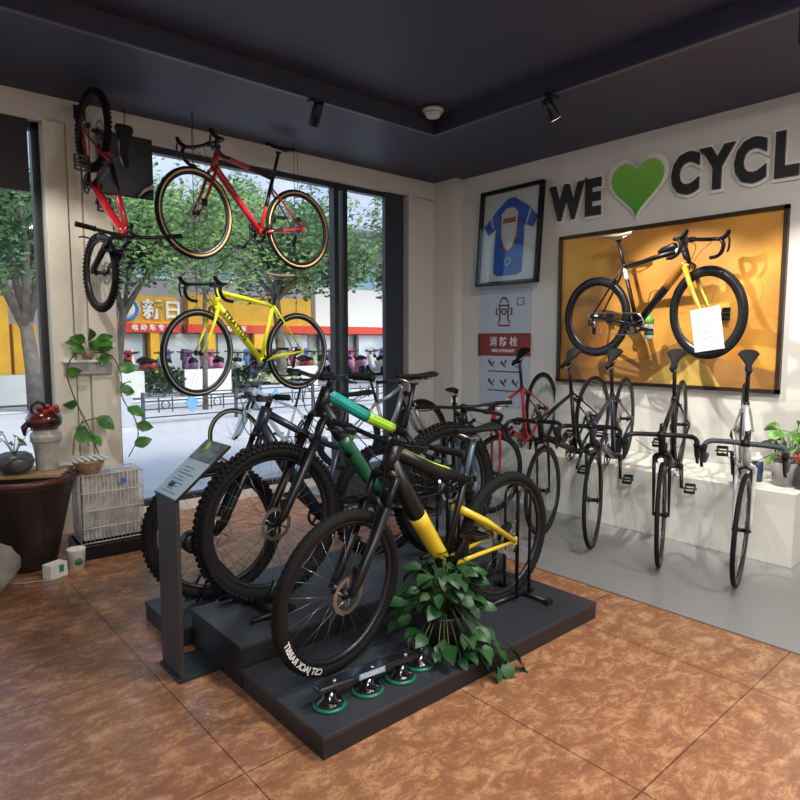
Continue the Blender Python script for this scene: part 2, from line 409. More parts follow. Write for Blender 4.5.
# ================================================================== THE ROOM
def nodes(m): return m.node_tree.nodes,m.node_tree.links,m.node_tree.nodes['Principled BSDF']
def floor_mat():
    m=mat('vinyl_floor',(.4,.2,.1),.27); N,L,b=nodes(m)
    tc=N['Texture Coordinate'] if 'Texture Coordinate' in N else N.new('ShaderNodeTexCoord')
    mp=N.new('ShaderNodeMapping'); mp.inputs['Scale'].default_value=(1,1.6,1); mp.inputs['Rotation'].default_value=(0,0,.5); L.new(tc.outputs['Object'],mp.inputs['Vector'])
    n=N.new('ShaderNodeTexNoise'); n.inputs['Scale'].default_value=8; n.inputs['Detail'].default_value=15; n.inputs['Roughness'].default_value=.86; n.inputs['Distortion'].default_value=.45
    L.new(mp.outputs['Vector'],n.inputs['Vector'])
    r=N.new('ShaderNodeValToRGB'); e=r.color_ramp.elements
    e[0].position=.30; e[0].color=(.17,.072,.038,1); e[1].position=.72; e[1].color=(.60,.38,.23,1)
    k=e.new(.5); k.color=(.30,.135,.07,1); k=e.new(.56); k.color=(.47,.25,.13,1)
    L.new(n.outputs['Fac'],r.inputs['Fac'])
    br=N.new('ShaderNodeTexBrick'); br.offset=0; br.inputs['Scale'].default_value=1; br.inputs['Brick Width'].default_value=.92; br.inputs['Row Height'].default_value=.92; br.inputs['Mortar Size'].default_value=.003
    br.inputs['Color1'].default_value=(1,1,1,1); br.inputs['Color2'].default_value=(.93,.93,.93,1); br.inputs['Mortar'].default_value=(.35,.3,.28,1)
    L.new(tc.outputs['Object'],br.inputs['Vector'])
    mx=N.new('ShaderNodeMixRGB'); mx.blend_type='MULTIPLY'; mx.inputs['Fac'].default_value=1
    L.new(r.outputs['Color'],mx.inputs['Color1']); L.new(br.outputs['Color'],mx.inputs['Color2']); L.new(mx.outputs['Color'],b.inputs['Base Color'])
    v=N.new('ShaderNodeTexVoronoi'); v.inputs['Scale'].default_value=22; L.new(mp.outputs['Vector'],v.inputs['Vector'])
    bp=N.new('ShaderNodeBump'); bp.inputs['Strength'].default_value=.12; bp.inputs['Distance'].default_value=.01
    L.new(v.outputs['Distance'],bp.inputs['Height']); L.new(bp.outputs['Normal'],b.inputs['Normal'])
    return m
def tile_mat(name,c,c2,w,mort,rough):
    m=mat(name,c,rough); N,L,b=nodes(m); tc=N['Texture Coordinate']
    br=N.new('ShaderNodeTexBrick'); br.offset=0; br.inputs['Scale'].default_value=1; br.inputs['Brick Width'].default_value=w; br.inputs['Row Height'].default_value=w; br.inputs['Mortar Size'].default_value=.004
    br.inputs['Color1'].default_value=(*c,1); br.inputs['Color2'].default_value=(*c2,1); br.inputs['Mortar'].default_value=(*mort,1)
    L.new(tc.outputs['Object'],br.inputs['Vector']); L.new(br.outputs['Color'],b.inputs['Base Color']); return m
WH=3.185; XW=5.15; YW=5.17
fl=floor_mat(); grey=tile_mat('grey_tile',(.245,.247,.25),(.235,.237,.24),.8,(.2,.2,.2),.35)
wallm=mat('wall_paint',(.74,.72,.68),.75,noise=((.70,.68,.65),3,3))
ceilm=mat('ceiling_paint',(.040,.043,.078),.55)
colm=mat('column_panel',(.74,.70,.60),.5)
frm=mat('window_frame',(.02,.022,.026),.4)
struct('floor',((3.23-2.6)/2,1.0,-.05),(5.83,8.6,.1),fl)
struct('floor_1',((3.23+XW+.1)/2,1.0,-.05),(XW+.1-3.23,8.6,.1),grey)
bx('trim_1',(3.232,1.0,.001),(.012,8.3,.004),mat('trim_strip',(.16,.11,.08),.5),kind='structure')
struct('wall_right',(XW+.1,1.0,WH/2),(.2,8.6,WH+.3),wallm)
struct('wall_back',(1.3,-3.25,WH/2),(7.9,.15,WH+.3),wallm)
struct('wall_left',(-2.65,1.0,WH/2),(.15,8.6,WH+.3),wallm)
# ceiling: dropped border plus raised tray
c=MB(); zt=WH+.12
tx0,tx1,ty0,ty1=-1.6,3.87,-2.2,3.98
for cx,cy_,dx,dy in (((-2.6+tx0)/2,1,(tx0+2.6),8.5),((tx1+XW)/2,1,XW-tx1,8.5),((tx0+tx1)/2,(ty1+YW+.1)/2,tx1-tx0,YW+.1-ty1),((tx0+tx1)/2,(-3.2+ty0)/2,tx1-tx0,ty0+3.2)):
    c.box((cx,cy_,WH+.13),(dx,dy,.26))
c.box(((tx0+tx1)/2,(ty0+ty1)/2,zt+.1),(tx1-tx0,ty1-ty0,.16))
tag(c.build('ceiling',ceilm),kind='structure')
t=MB()
t.box(((tx0+tx1)/2,ty1,WH-.004),(tx1-tx0,.03,.008)); t.box((tx1,(ty0+ty1)/2,WH-.004),(.03,ty1-ty0,.008))
tag(t.build('trim_2',mat('cove_edge',(.10,.105,.14),.4)),kind='structure')
# window wall: lintel, pillar, jamb, low sill, frames
w=MB()
w.box((1.325,YW+.12,3.19),(7.95,.24,.38)); w.box((1.3,YW+.14,.04),(6.6,.2,.08))
w.box((-2.32,YW+.12,1.5),(.6,.24,2.99)); w.box(((4.64+5.3)/2,YW+.12,1.495),(.66,.24,2.99))
tag(w.build('wall_window_side',wallm),kind='structure')
# pillar with reveals between the two windows
pm=MB(); pm.box((1.355,YW+.105,1.499),(.45,.27,2.998)); pm.box((1.20,YW-.045,1.499),(.14,.03,2.998)); pm.box((1.325,YW-.040,1.499),(.085,.02,2.998)); pm.box((1.48,YW-.045,1.499),(.20,.03,2.998))
bevel(tag(pm.build('trim_3',colm),kind='structure'),.004)
struct('wall_corner_column',((5.03+5.2)/2,(4.84+5.25)/2,WH/2),(.17,.41,WH),wallm)
def window(n,x0,x1,mull=()):
    y=YW+.1; f=MB(); z0,z1=.08,3.0; t=.05
    f.box(((x0+x1)/2,y,z1-t/2),(x1-x0,.08,t)); f.box(((x0+x1)/2,y,z0+t/2),(x1-x0,.08,t))
    for xx in (x0+t/2,x1-t/2): f.box((xx,y,(z0+z1)/2),(t,.08,z1-z0))
    for xx in mull: f.box((xx,y,(z0+z1)/2),(.055,.09,z1-z0))
    o=f.build(n,frm); tag(o,kind='structure'); bevel(o,.004)
    gm=MC.get('glass')
    if not gm:
        gm=bpy.data.materials.new('window_glass'); gm.use_nodes=True; N=gm.node_tree.nodes; L=gm.node_tree.links
        N.remove(N['Principled BSDF']); tr=N.new('ShaderNodeBsdfTransparent'); tr.inputs['Color'].default_value=(.955,.97,.97,1); gl=N.new('ShaderNodeBsdfGlossy'); gl.inputs['Roughness'].default_value=.02
        lw=N.new('ShaderNodeLayerWeight'); lw.inputs['Blend'].default_value=.5; pw=N.new('ShaderNodeMath'); pw.operation='POWER'; pw.inputs[1].default_value=4.5; L.new(lw.outputs['Facing'],pw.inputs[0]); fr=N.new('ShaderNodeMath'); fr.operation='MULTIPLY_ADD'; fr.inputs[1].default_value=.6; fr.inputs[2].default_value=.025; L.new(pw.outputs[0],fr.inputs[0]); mx=N.new('ShaderNodeMixShader')
        L.new(fr.outputs[0],mx.inputs[0]); L.new(tr.outputs[0],mx.inputs[1]); L.new(gl.outputs[0],mx.inputs[2]); L.new(mx.outputs[0],N['Material Output'].inputs['Surface'])
        MC['glass']=gm
    MB().box(((x0+x1)/2,y,(z0+z1)/2),(x1-x0-.02,.01,z1-z0-.02)).build('pane',gm,o)
    return o
window('window_1',-2.0,1.13,(-.5,))
window('window_2',1.57,4.63,(3.735,3.845))
bx('trim_4',(4.475,YW+.06,1.54),(.25,.05,2.92),mat('dark_blue_panel',(.035,.045,.06),.45),kind='structure')
bx('trim_5',(4.66,YW-.012,1.52),(.06,.03,3.04),wallm,kind='structure')

# plinth along the right wall
pl=bevel(MB().box(((4.44+XW-.01)/2,(1.29+4.83)/2,.24),(XW-4.45,4.83-1.29,.48)).build('display_plinth',mat('plinth_paint',(.72,.72,.66),.55,noise=((.66,.67,.63),4,2))),.004)
tag(pl,'long low white plinth along the poster wall carrying the road bikes rear wheels','plinth')

# ------------------------------------------------------------------ stepped platform
bd=mat('charcoal_board',(.037,.041,.052),.42,noise=((.025,.028,.036),2.2,6),bump=(60,.05))
bd2=mat('black_board',(.012,.013,.016),.45,noise=((.017,.018,.022),3,5))
def deck(name,x0,x1,y0,y1,z0,z1,m,label):
    r=empty(name,label,'platform',((x0+x1)/2,(y0+y1)/2,z0)); 
    bevel(MB().box((0,0,z1-z0-.009),(x1-x0,y1-y0,.018)).build('top_board',m,r),.002)
    bevel(MB().box((0,0,(z1-z0-.018)/2),(x1-x0-.006,y1-y0-.006,z1-z0-.018)).build('skirt',bd2,r),.002)
    return r
deck('display_platform',1.15,2.87,1.715,2.315,0,.087,bd,'lowest front tier of the stepped display platform, dark grey board')
deck('display_platform',1.15,2.87,2.32,2.825,0,.183,bd,'middle tallest tier of the stepped display platform, black front face')
deck('display_platform',1.09,2.87,2.83,3.27,0,.092,bd,'rear tier of the stepped display platform nearest the window')
deck('display_box',3.30,4.25,4.20,4.72,0,.27,bd2,'black box behind the platform under the silver framed bicycle')

# ------------------------------------------------------------------ bikes on the platform
yel=mat('yellow_paint',(.85,.88,.01),.3,coat=.5); org=mat('amber_paint',(.74,.50,.03),.32,coat=.5,noise=((.80,.62,.03),9,2))
lime=mat('lime_paint',(.45,.8,.05),.3,coat=.4); teal=mat('teal_paint',(.02,.42,.36),.3,coat=.4); grn=mat('green_paint',(.10,.5,.12),.3,coat=.4)
red=mat('red_paint',(.45,.015,.02),.28,coat=.6); dred=mat('dark_red_paint',(.22,.01,.015),.28,coat=.6)
sil=mat('silver_paint',(.45,.46,.48),.35,.6); gblue=mat('slate_paint',(.10,.15,.20),.35,.3); wpt=mat('white_paint',(.75,.77,.78),.3,coat=.4); lblue=mat('pale_blue_paint',(.35,.55,.72),.3,coat=.4)
nvy=mat('navy_paint',(.02,.03,.06),.35,coat=.4); gold=mat('gold_paint',(.75,.5,.04),.25,.3,coat=.5); cream=mat('cream_tape',(.7,.65,.5),.7)
zA=.087+.345
bike('mountain_bike','black mountain bike with amber rear triangle on the lowest platform tier',(2.505,2.04,zA),(1.45,2.03,zA),'mtb',R=.345,sh=.61,tr=.026,knob=.55,frame=blk,fork=blk,rear_col=org,ss_t=.62,dt=.038,tt=.029,
     accents=(('topstripe',.12,.75,lime,'thin lime stripe along the top tube'),('down',.55,.97,org,'amber lower down tube'),('head',.05,.75,lime,'lime head tube badge')),steer=R(8),post=gblue,
     tire_text=(('CST JACK RABBIT',316,.036),),crank=-1.2,lean=R(-2))
zB=.183+.388
bike('mountain_bike','teal and green mountain bike with fat knobbly tyres on the middle platform tier',(2.65,2.61,zB),(1.50,2.665,zB),'mtb',frame=blk,fork=blk,R=.388,tr=.036,knob=1.35,dt=.036,tt=.032,ha=65.5,fl=.575,hl=.13,stemh=.06,
     accents=(('top',.0,.5,teal,'teal front of top tube'),('top',.5,.85,lime,'lime middle of top tube'),('down',.35,.85,mat('deep_green_paint',(.01,.10,.05),.3,coat=.4),'deep green down tube'),('head',.0,.95,teal,'teal head tube')),steer=R(4),crank=.2,lean=R(1))
zC=.092+.36
bike('mountain_bike','dark navy mountain bike on the rear platform tier behind the info stand',(2.48,3.0,zC),(1.40,3.08,zC),'mtb',frame=nvy,fork=blk,R=.36,tr=.03,dt=.034,fl=.55,hl=.14,stemh=.05,steer=R(-8),crank=.8)
bike('mountain_bike','silver framed bicycle in the corner behind the platform by the window jamb',(3.38,4.58,.27+.31),(4.09,4.33,.27+.31),'mtb',R=.31,tr=.022,frame=sil,fork=sil,dt=.02,tt=.018,disc=False,steer=R(20),stl=.36,sh=.58,cs=.38,fl=.42,hl=.09,crank=1)
bike('mountain_bike','black mountain bike facing the room between the platform and the red bike',(3.92,3.82,.35),(3.33,3.04,.35),'mtb',R=.35,frame=blk,fork=gblue,steer=R(-10),crank=.4)
# ------------------------------------------------------------------ road bikes along the plinth
g='road bikes standing nose down against the plinth'
bike('road_bicycle','red road bicycle standing nose down at the left end of the plinth',(4.87,3.545,.817),(4.02,3.37,.337),frame=red,fork=red,steer=R(-14),group=g,R=.337,bw=.20,dt=.024,crank=2.6,accents=(('top',.1,.5,wpt,'white stripe on top tube'),))
bike('road_bicycle','black road bicycle on the plinth immediately right of the red one',(4.69,2.89,.817),(3.83,2.765,.337),frame=blk,fork=blk,steer=R(6),group=g,R=.337,bw=.20,dt=.024,crank=2.9)
bike('road_bicycle','black road bicycle on the plinth standing third from the left',(4.71,2.62,.817),(3.86,2.365,.337),frame=nvy,fork=blk,steer=R(5),group=g,R=.337,bw=.20,dt=.024,crank=2.4,post=blk)
bike('road_bicycle','black road bicycle on the plinth between two others and the white one',(4.70,2.155,.817),(3.86,1.875,.337),frame=blk,fork=blk,steer=R(4),group=g,R=.337,bw=.20,crank=2.7,dt=.024)
bike('road_bicycle','white and pale blue road bicycle at the right end of the plinth',(4.72,1.72,.817),(3.90,1.395,.337),frame=wpt,fork=wpt,steer=R(-8),group=g,R=.337,bw=.20,dt=.024,crank=1.7,accents=(('down',.3,.8,lblue,'pale blue lower down tube'),('seat',.55,.95,lblue,'pale blue upper seat tube')),bar=mat('grey_bar',(.05,.06,.08),.5))
# ------------------------------------------------------------------ hung bikes
gh='bicycles hung in front of the window'
rb,_=bike('road_bicycle','red road bicycle with tan sidewalls hung from the ceiling before the window',(3.07,4.87,2.42),(2.08,4.765,2.42),frame=red,fork=red,side=tan,disc=True,steer=R(6),group=gh,crank=-.8,tr=.019,dt=.026,tt=.02,
     accents=(('top',.55,1,blk,'black rear of top tube'),('seat',.45,1,blk,'black upper seat tube'),('down',0,.5,red,'red down tube')),ss_t=.8)
yb,_=bike('road_bicycle','yellow road bicycle hung below the red one before the window',(3.07,4.91,1.35),(2.08,4.79,1.35),frame=yel,fork=yel,steer=R(8),group=gh,crank=-.6,dt=.027,tt=.02,tr=.016,
     down_text=('STRATTOS',blk,.062),saddle=mat('brown_saddle',(.25,.17,.12),.6),side=mat('grey_sidewall',(.3,.3,.31),.6))
gm_=mat('hang_wire',(.1,.1,.1),.4,.8)
def wire(x,y,z0,z1,label,bt):
    r=empty('hanging_wire',label,'wire',(x,y,z0),'wires holding the hung bicycles')
    MB().tube([(0,0,.02),(0,0,z1-z0)],.003,6).build('cable',gm_,r)
    MB().tube([(-.02,0,.03),(-.015,.0,-.005),(0,0,-.015),(.015,0,-.005),(.02,0,.03)],.004,6).build('hook',gm_,r)
wire(3.07,4.87,2.42+.33,WH,'wire from ceiling to rear wheel of the red road bicycle','')
wire(2.08,4.765,2.42+.33,WH,'wire from ceiling to front wheel of the red road bicycle','')
wire(3.075,4.935,1.35+.33,WH,'long wire from ceiling to rear wheel of the yellow road bicycle','')
wire(2.085,4.80,1.35+.33,WH,'long wire from ceiling to front wheel of the yellow road bicycle','')
bike('mountain_bike','red and black small mountain bike hung vertically at the pillar by the window',(1.375,4.80,2.895),(1.385,4.80,1.925),'mtb',R=.272,tr=.023,frame=red,fork=blk,up=(.10,-.99,0),steer=R(0),bw=.34,cs=.36,stl=.34,sh=.5,fl=.43,hl=.1,
     accents=(('down',.0,.55,red,'red front of down tube'),('seat',0,1,blk,'black seat tube'),('top',.5,1,blk,'black rear of top tube')),crank=2.2)
r=empty('bike_hook','black wall hook holding the small red mountain bike by its rear wheel','hook',(1.375,5.10,3.09))
MB().box((0,-.005,0),(.08,.012,.1)).build('plate',blk,r); MB().tube([(0,0,0),(0,-.28,0.0),(0,-.31,.02)],.008,8).build('arm',blk,r)
# ------------------------------------------------------------------ display bike on the poster
bike('road_bicycle','black and gold aero road bicycle mounted on the amber poster',(4.87,3.0,1.65),(4.76,2.02,1.65),frame=blk,fork=gold,rimd=.05,R=.34,forkr=1.5,dt=.028,tt=.02,steer=R(-12),crank=-.3,cage=True,bag=True,saddle=mat('cream_saddle',(.5,.4,.3),.6),
     accents=(('down',0,.45,mat('copper_paint',(.45,.18,.03),.3,.3,coat=.5),'copper upper down tube'),('seat',.75,1.0,wpt,'white seat tube top'),('top',0,.12,wpt,'white head end of top tube')),cat='bicycle')
for yy,lb in ((3.0,'black bracket holding the display bike rear axle to the poster'),(2.02,'black bracket holding the display bike front axle to the poster')):
    r=empty('wall_bracket',lb,'bracket',(5.10,yy,1.65)); MB().box((-.006,0,0),(.012,.06,.1)).build('plate',blk,r); MB().tube([(0,0,0),((-.17 if yy>2.5 else -.27),0,0)],.008,8).build('arm',blk,r)

# ================================================================== WALL DISPLAYS
def on_wall(y,z,x=XW): return frame_xf((x,y,z),(0,-1,0),(0,0,1))
prn=mat('sign_black',(.02,.021,.024),.5); whs=mat('sign_white',(.82,.82,.80),.5)
# big amber poster
ps=empty('framed_poster','wide amber poster in a black frame behind the mounted gold bike','poster',(XW-.012,2.598,1.737),None)
W,H=1.87,1.33
am=mat('amber_print',(.72,.36,.07),.45); N,L,b=nodes(am); tc=N['Texture Coordinate']
n=N.new('ShaderNodeTexNoise'); n.inputs['Scale'].default_value=1.6; n.inputs['Detail'].default_value=1.5; n.inputs['Distortion'].default_value=.6; L.new(tc.outputs['Object'],n.inputs['Vector'])
rr=N.new('ShaderNodeValToRGB'); e=rr.color_ramp.elements; e[0].position=.3; e[0].color=(.40,.15,.025,1); e[1].position=.68; e[1].color=(.80,.42,.07,1); k=e.new(.5); k.color=(.64,.29,.05,1)
L.new(n.outputs['Fac'],rr.inputs['Fac']); L.new(rr.outputs['Color'],b.inputs['Base Color'])
MB().box((0,0,0),(.012,W,H)).build('print',am,ps)
f=MB(); t=.03
for z in (-1,1): f.box((-.008,0,z*(H/2)),(.04,W+t*2,t))
for y in (-1,1): f.box((-.008,y*(W/2+t/2-.0),0),(.04,t,H+t))
f.build('frame',mat('poster_frame',(.035,.02,.012),.4),ps)
q=MB(); cy_=-.28
for pts,m_ in (([(-.93,-.66),(.93,-.66),(.93,-.52),(.5,-.42),(.2,-.30),(-.05,-.42),(-.4,-.48),(-.93,-.50)],mat('printed_brown',(.40,.19,.05),.5)),([(-.1,-.66),(.55,-.66),(.45,-.5),(.3,-.40),(.1,-.5)],mat('printed_yellow',(.75,.5,.12),.5))):
    MB().poly([(-.0065-(.0006 if pts[0][0]>-.5 else 0),-a_,b_) for a_,b_ in pts],(-.0012,0,0)).build('printed_shape',m_,ps)
# notice on front wheel
nt=empty('paper_notice','white paper notice leaning on the front wheel of the mounted bike','notice',(4.70,1.99,1.53)); nt.rotation_euler=(R(-9),0,0)
MB().box((0,0,0),(.004,.21,.31)).build('sheet',mat('paper',(.85,.85,.83),.6),nt)
for i,(body,zz) in enumerate((('MODEL',.05),('PRICE',-.01),('SIZE',-.07))[:0]): pass
lm=MB()
for i,(zz,ww) in enumerate(((.055,.10),(.02,.12),(-.02,.09),(-.055,.12))): lm.box((-.003,0.01,zz),(.001,ww,.006))
lm.build('faint_lines',mat('faint_ink',(.62,.52,.5),.6),nt)
btl=empty('water_bottle','white and green water bottle by the crank of the mounted bike','bottle',(4.93,2.55,1.46))
MB().lathe([(.03,0),(.036,.01),(.036,.09),(.032,.10),(.036,.11),(.036,.15)],n=20).build('body',whs,btl)
MB().lathe([(.0365,.12),(.0365,.155),(.03,.175),(.015,.18),(.014,.2)],n=20).build('cap',mat('bottle_green',(.2,.5,.08),.4),btl)
MB().lathe([(.0368,.03),(.0368,.075)],n=20).build('label_band',mat('bottle_label',(.05,.2,.1),.4),btl)
# lettering WE heart CYCLE
def letter(ch,y,z,size=.37,label='',slant=0):
    r=empty('wall_letter',label,'letter',(XW-.03,y,z),'letters of the wall slogan')
    xf=frame_xf((0,0,0),(0,-1,0),(0,0,1))@M.Diagonal((.75,1,1,1))
    a_=text_mb(ch,size,.006,.046); a_.build('white_backing',whs,r,xf=M.Translation((.012,0,0))@xf)
    a_=text_mb(ch,size,.012,.021); a_.build('face',prn,r,xf=M.Translation((-.004,0,0))@xf)
for ch,y,lb in (('W',3.495,'black letter W with white outline starting the wall slogan'),('E',3.222,'black letter E between the W and the green heart'),
                ('C',2.392,'black letter C right after the green heart'),('Y',2.145,'black letter Y between the two letters C'),('C',1.91,'black letter C between the Y and the L'),('L',1.672,'black letter L at the right end of the slogan')):
    letter(ch,y,2.71 if y>3 else 2.755,.415,lb)
ht=empty('heart_sign','green heart sign with white outline between WE and CYCLE','sign',(XW-.03,2.80,2.725))
def heart(s_):
    P=[]
    for i in range(48):
        t_=2*PI*i/48; x=16*math.sin(t_)**3; y=13*math.cos(t_)-5*math.cos(2*t_)-2*math.cos(3*t_)-math.cos(4*t_)
        P.append((0,x/16*.235*s_,(y+2.5)/15*.235*s_))
    return P
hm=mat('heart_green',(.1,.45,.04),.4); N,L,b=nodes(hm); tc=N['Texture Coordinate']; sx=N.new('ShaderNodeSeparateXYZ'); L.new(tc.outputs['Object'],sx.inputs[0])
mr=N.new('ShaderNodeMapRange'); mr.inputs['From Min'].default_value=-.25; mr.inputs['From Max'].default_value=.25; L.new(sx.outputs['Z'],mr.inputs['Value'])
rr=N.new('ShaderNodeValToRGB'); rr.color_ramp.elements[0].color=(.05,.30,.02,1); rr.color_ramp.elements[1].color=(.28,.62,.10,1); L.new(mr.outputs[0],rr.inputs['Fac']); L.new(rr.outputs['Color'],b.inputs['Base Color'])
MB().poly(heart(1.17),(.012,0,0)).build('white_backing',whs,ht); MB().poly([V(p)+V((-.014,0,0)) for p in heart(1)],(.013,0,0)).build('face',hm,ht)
# framed jersey
jf=empty('framed_jersey','blue cycling jersey in a black frame left of the slogan','framed jersey',(XW-.02,4.115,2.485))
jf.location.x=XW-.085; jf.rotation_euler=(0,R(4.5),0)
W,H=.71,.93
MB().box((0,0,0),(.012,W,H)).build('mount',mat('mount_grey',(.68,.68,.67),.6),jf)
f=MB(); t=.035
for z in (-1,1): f.box((-.018,0,z*(H/2)),(.05,W+t*2,t))
for y in (-1,1): f.box((-.018,y*(W/2+t/2),0),(.05,t,H+t))
f.build('frame',blk,jf)
def jpoly(P,x,m_,nm,th=.01): MB().poly([(x,-a_*.88,b_) for a_,b_ in P],(-th,0,0)).build(nm,m_,jf)
jb=mat('jersey_blue',(.025,.09,.42),.7,noise=((.03,.13,.5),8,3)); jc=mat('jersey_cream',(.6,.6,.55),.7)
jpoly([(-.12,.33),(-.20,.27),(-.38,.13),(-.31,.03),(-.20,.10),(-.205,-.18),(-.20,-.36),(-.14,-.39),(.14,-.39),(.20,-.36),(.205,-.1),(.20,.10),(.32,.06),(.38,.16),(.22,.29),(.12,.34),(.05,.38),(-.04,.38)],-.006,jb,'jersey')
jpoly([(-.13,.22),(-.12,.0),(-.06,-.14),(0,-.17),(.06,-.14),(.12,.0),(.13,.22),(.06,.27),(-.06,.27)],-.0165,mat('jersey_red',(.4,.06,.04),.7),'red_trim',.003)
jpoly([(-.115,.23),(-.105,.0),(-.05,-.115),(0,-.14),(.05,-.115),(.105,.0),(.115,.23),(.05,.28),(-.05,.28)],-.02,jc,'cream_chest',.003)
jpoly([(-.09,.13),(-.09,.18),(.09,.18),(.09,.13)],-.0235,mat('jersey_band',(.35,.10,.06),.7),'chest_band',.002)
for sd in (-1,1): jpoly([(sd*.27,.24),(sd*.23,.10),(sd*.245,.095),(sd*.29,.225)],-.0165,jc,'sleeve_stripe',.003)
MB().torus((-.018,0,-.25),.035,.004,'x',20,5,).build('pocket_badge',jc,jf,xf=None)
MB().box((-.047,0,0),(.003,W,H)).build('glazing',MC['glass'],jf)
# hydrant poster
hp=empty('fire_hydrant_sign','pale blue sign with a hydrant drawing and red band under the jersey','sign',(XW-.008,4.235,1.40))
MB().box((0,0,-.03),(.008,.66,1.22)).build('panel',mat('sign_pale_blue',(.50,.56,.66),.5),hp)
MB().box((-.006,0,.005),(.006,.69,.235)).build('red_band',mat('sign_red',(.26,.018,.022),.5),hp)
xf=frame_xf((-.0105,0.0,.03),(0,-1,0),(0,0,1)); text_mb('消 防 栓',.105,.001,.001).build('heading',whs,hp,xf=xf)
xf=frame_xf((-.0105,0.0,-.06),(0,-1,0),(0,0,1)); text_mb('FIRE HYDRANT',.045,.001,.001).build('subheading',whs,hp,xf=xf)
ink=mat('sign_ink',(.16,.03,.03),.6); ink2=mat('sign_ink_dark',(.06,.06,.09),.6)
hy=MB(); X_=-.006
def ring(P,w=.016): hy.tube([(X_,-a_*1.2,.35+(b_-.35)*1.15) for a_,b_ in P],w*.5,5,closed=True)
ring([(-.06,.22),(.06,.22),(.06,.26),(.045,.265),(.045,.40),(-.045,.40),(-.045,.265),(-.06,.26)]); ring([(-.055,.40),(.055,.40),(.04,.44),(.015,.47),(-.015,.47),(-.04,.44)])
ring([(-.045,.31),(-.085,.32),(-.085,.37),(-.045,.38)]); ring([(.045,.31),(.085,.32),(.085,.37),(.045,.38)]); ring([(.025*math.cos(i*.785),.345+.025*math.sin(i*.785)) for i in range(8)])
hy.tube([(X_,0,.47),(X_,0,.495)],.008,6)
hy.build('hydrant_drawing',ink,hp)
ic=MB()
for zz in (-.20,-.40):
    for i,yy in enumerate((.16,.0,-.16)):
        ic.tube([(X_,yy-.04,zz+.03),(X_,yy,zz-.01),(X_,yy+.035,zz+.02)],.007,5); ic.tube([(X_,yy-.03,zz-.03),(X_,yy+.03,zz+.035)],.006,5)
        ic.lathe([(.014,0),(.014,.003)],(X_,yy+.03*(-1)**i,zz+.035),'x',12)
    ic.box((X_,0,zz-.075),(.003,.42,.012))
ic.build('instruction_icons',ink2,hp)
bx0=MB()
for dy,dz,w_,h_ in ((0,.035,.09,.01),(0,-.035,.09,.01),(.04,0,.01,.08),(-.04,0,.01,.08)): bx0.box((X_,-.21+dy,.44+dz),(.003,w_,h_))
bx0.build('corner_stamp',mat('stamp_green',(.1,.3,.22),.5),hp)
MB().box((-.01,.335,0),(.006,.02,.235)).build('band_edge',mat('band_edge',(.09,.03,.01),.5),hp)
# ================================================================== plants & small stuff
leafm=mat('leaf_green',(.028,.13,.02),.4,noise=((.07,.24,.03),14,2)); leafd=mat('leaf_dark_green',(.008,.045,.014),.45,noise=((.02,.085,.02),12,2)); leafy=mat('leaf_light_green',(.16,.34,.06),.45,noise=((.3,.45,.12),9,2))
stemm=mat('stem_green',(.08,.13,.04),.6)
def add_leaf(mb,p,d,s,rl=0,nrm=None):
    d=V(d).normalized(); w=d.cross(V(nrm) if nrm else V((0,0,1)))
    w=w.normalized() if w.length>.1 else V((1,0,0)); u=w.cross(d)
    q=M.Rotation(rl,3,d); w=q@w; u=q@u
    P=[(0,0,0),(.12,.0,-.0),(.35,0,.02),(.65,0,.0),(.85,0,-.06),(1.0,0,-.14)]
    Wd=[.0,.25,.38,.30,.15,0]
    vs=[];fs=[]
    for (a_,_,c_),wd in zip(P,Wd):
        for sd in (-1,0,1):
            vs.append(V(p)+d*a_*s+w*wd*sd*s+u*(c_+abs(sd)*wd*.22-(.10*a_*a_))*s)
    vs[0]=V(p)-d*.06*s-w*.10*s; vs[2]=V(p)-d*.06*s+w*.10*s
    for i in range(5):
        for j in (0,1): fs.append((i*3+j,i*3+j+1,i*3+j+4,i*3+j+3))
    n_=len(vs); vs+=[v-u*.0012 for v in vs]; fs+=[tuple(n_+i for i in f_[::-1]) for f_ in fs[:10]]
    mb.add(vs,fs)
# trailing pothos on the platform
po=empty('potted_pothos','bushy green pothos in a dark pot spilling over the platform front edge','plant',(1.95,1.93,.087))
MB().lathe([(.0,0),(.07,0),(.095,.14),(.10,.15),(.09,.15),(.085,.13),(0,.125)],n=28).build('pot',mat('dark_pot',(.03,.032,.035),.4),po)
lf=MB(); st_=MB(); r2=random.Random(3)
for i in range(150):
    an=r2.uniform(0,2*PI); rad=r2.uniform(.03,.20)*(1.12 if math.cos(an-R(225))>0 else .9); hz=.12+.29*(1-(rad/.24)**2)*r2.uniform(.25,1.05)
    if math.cos(an-R(240))>.4 and rad>.12: hz-=r2.uniform(.02,.22)
    p=V((math.cos(an)*rad,math.sin(an)*rad,max(hz,.03))); d=V((math.cos(an),math.sin(an),r2.uniform(-.9,.15)))
    add_leaf(lf,p,d,r2.uniform(.055,.095),r2.uniform(-.6,.6))
    if i%2==0: st_.tube([(0,0,.12),(p.x*.4,p.y*.4,.13+p.z*.5),tuple(p)],.0022,4)
for k_ in range(3):   # stems over the front edge
    for j in range(4):
        p=V((.02+.06*k_+.02*j,-.22-.015*j-.03*k_*.3,.06-.045*j)); add_leaf(lf,p,(r2.uniform(-.4,.6),-.6,-.7),r2.uniform(.06,.085),r2.uniform(-.5,.5))
    st_.tube([(0,0,.12),(.01+.03*k_,-.15,.12),(.06*k_+.05,-.26,-.03)],.0025,4)
lf.build('leaves',leafd,po); st_.build('stems',stemm,po)
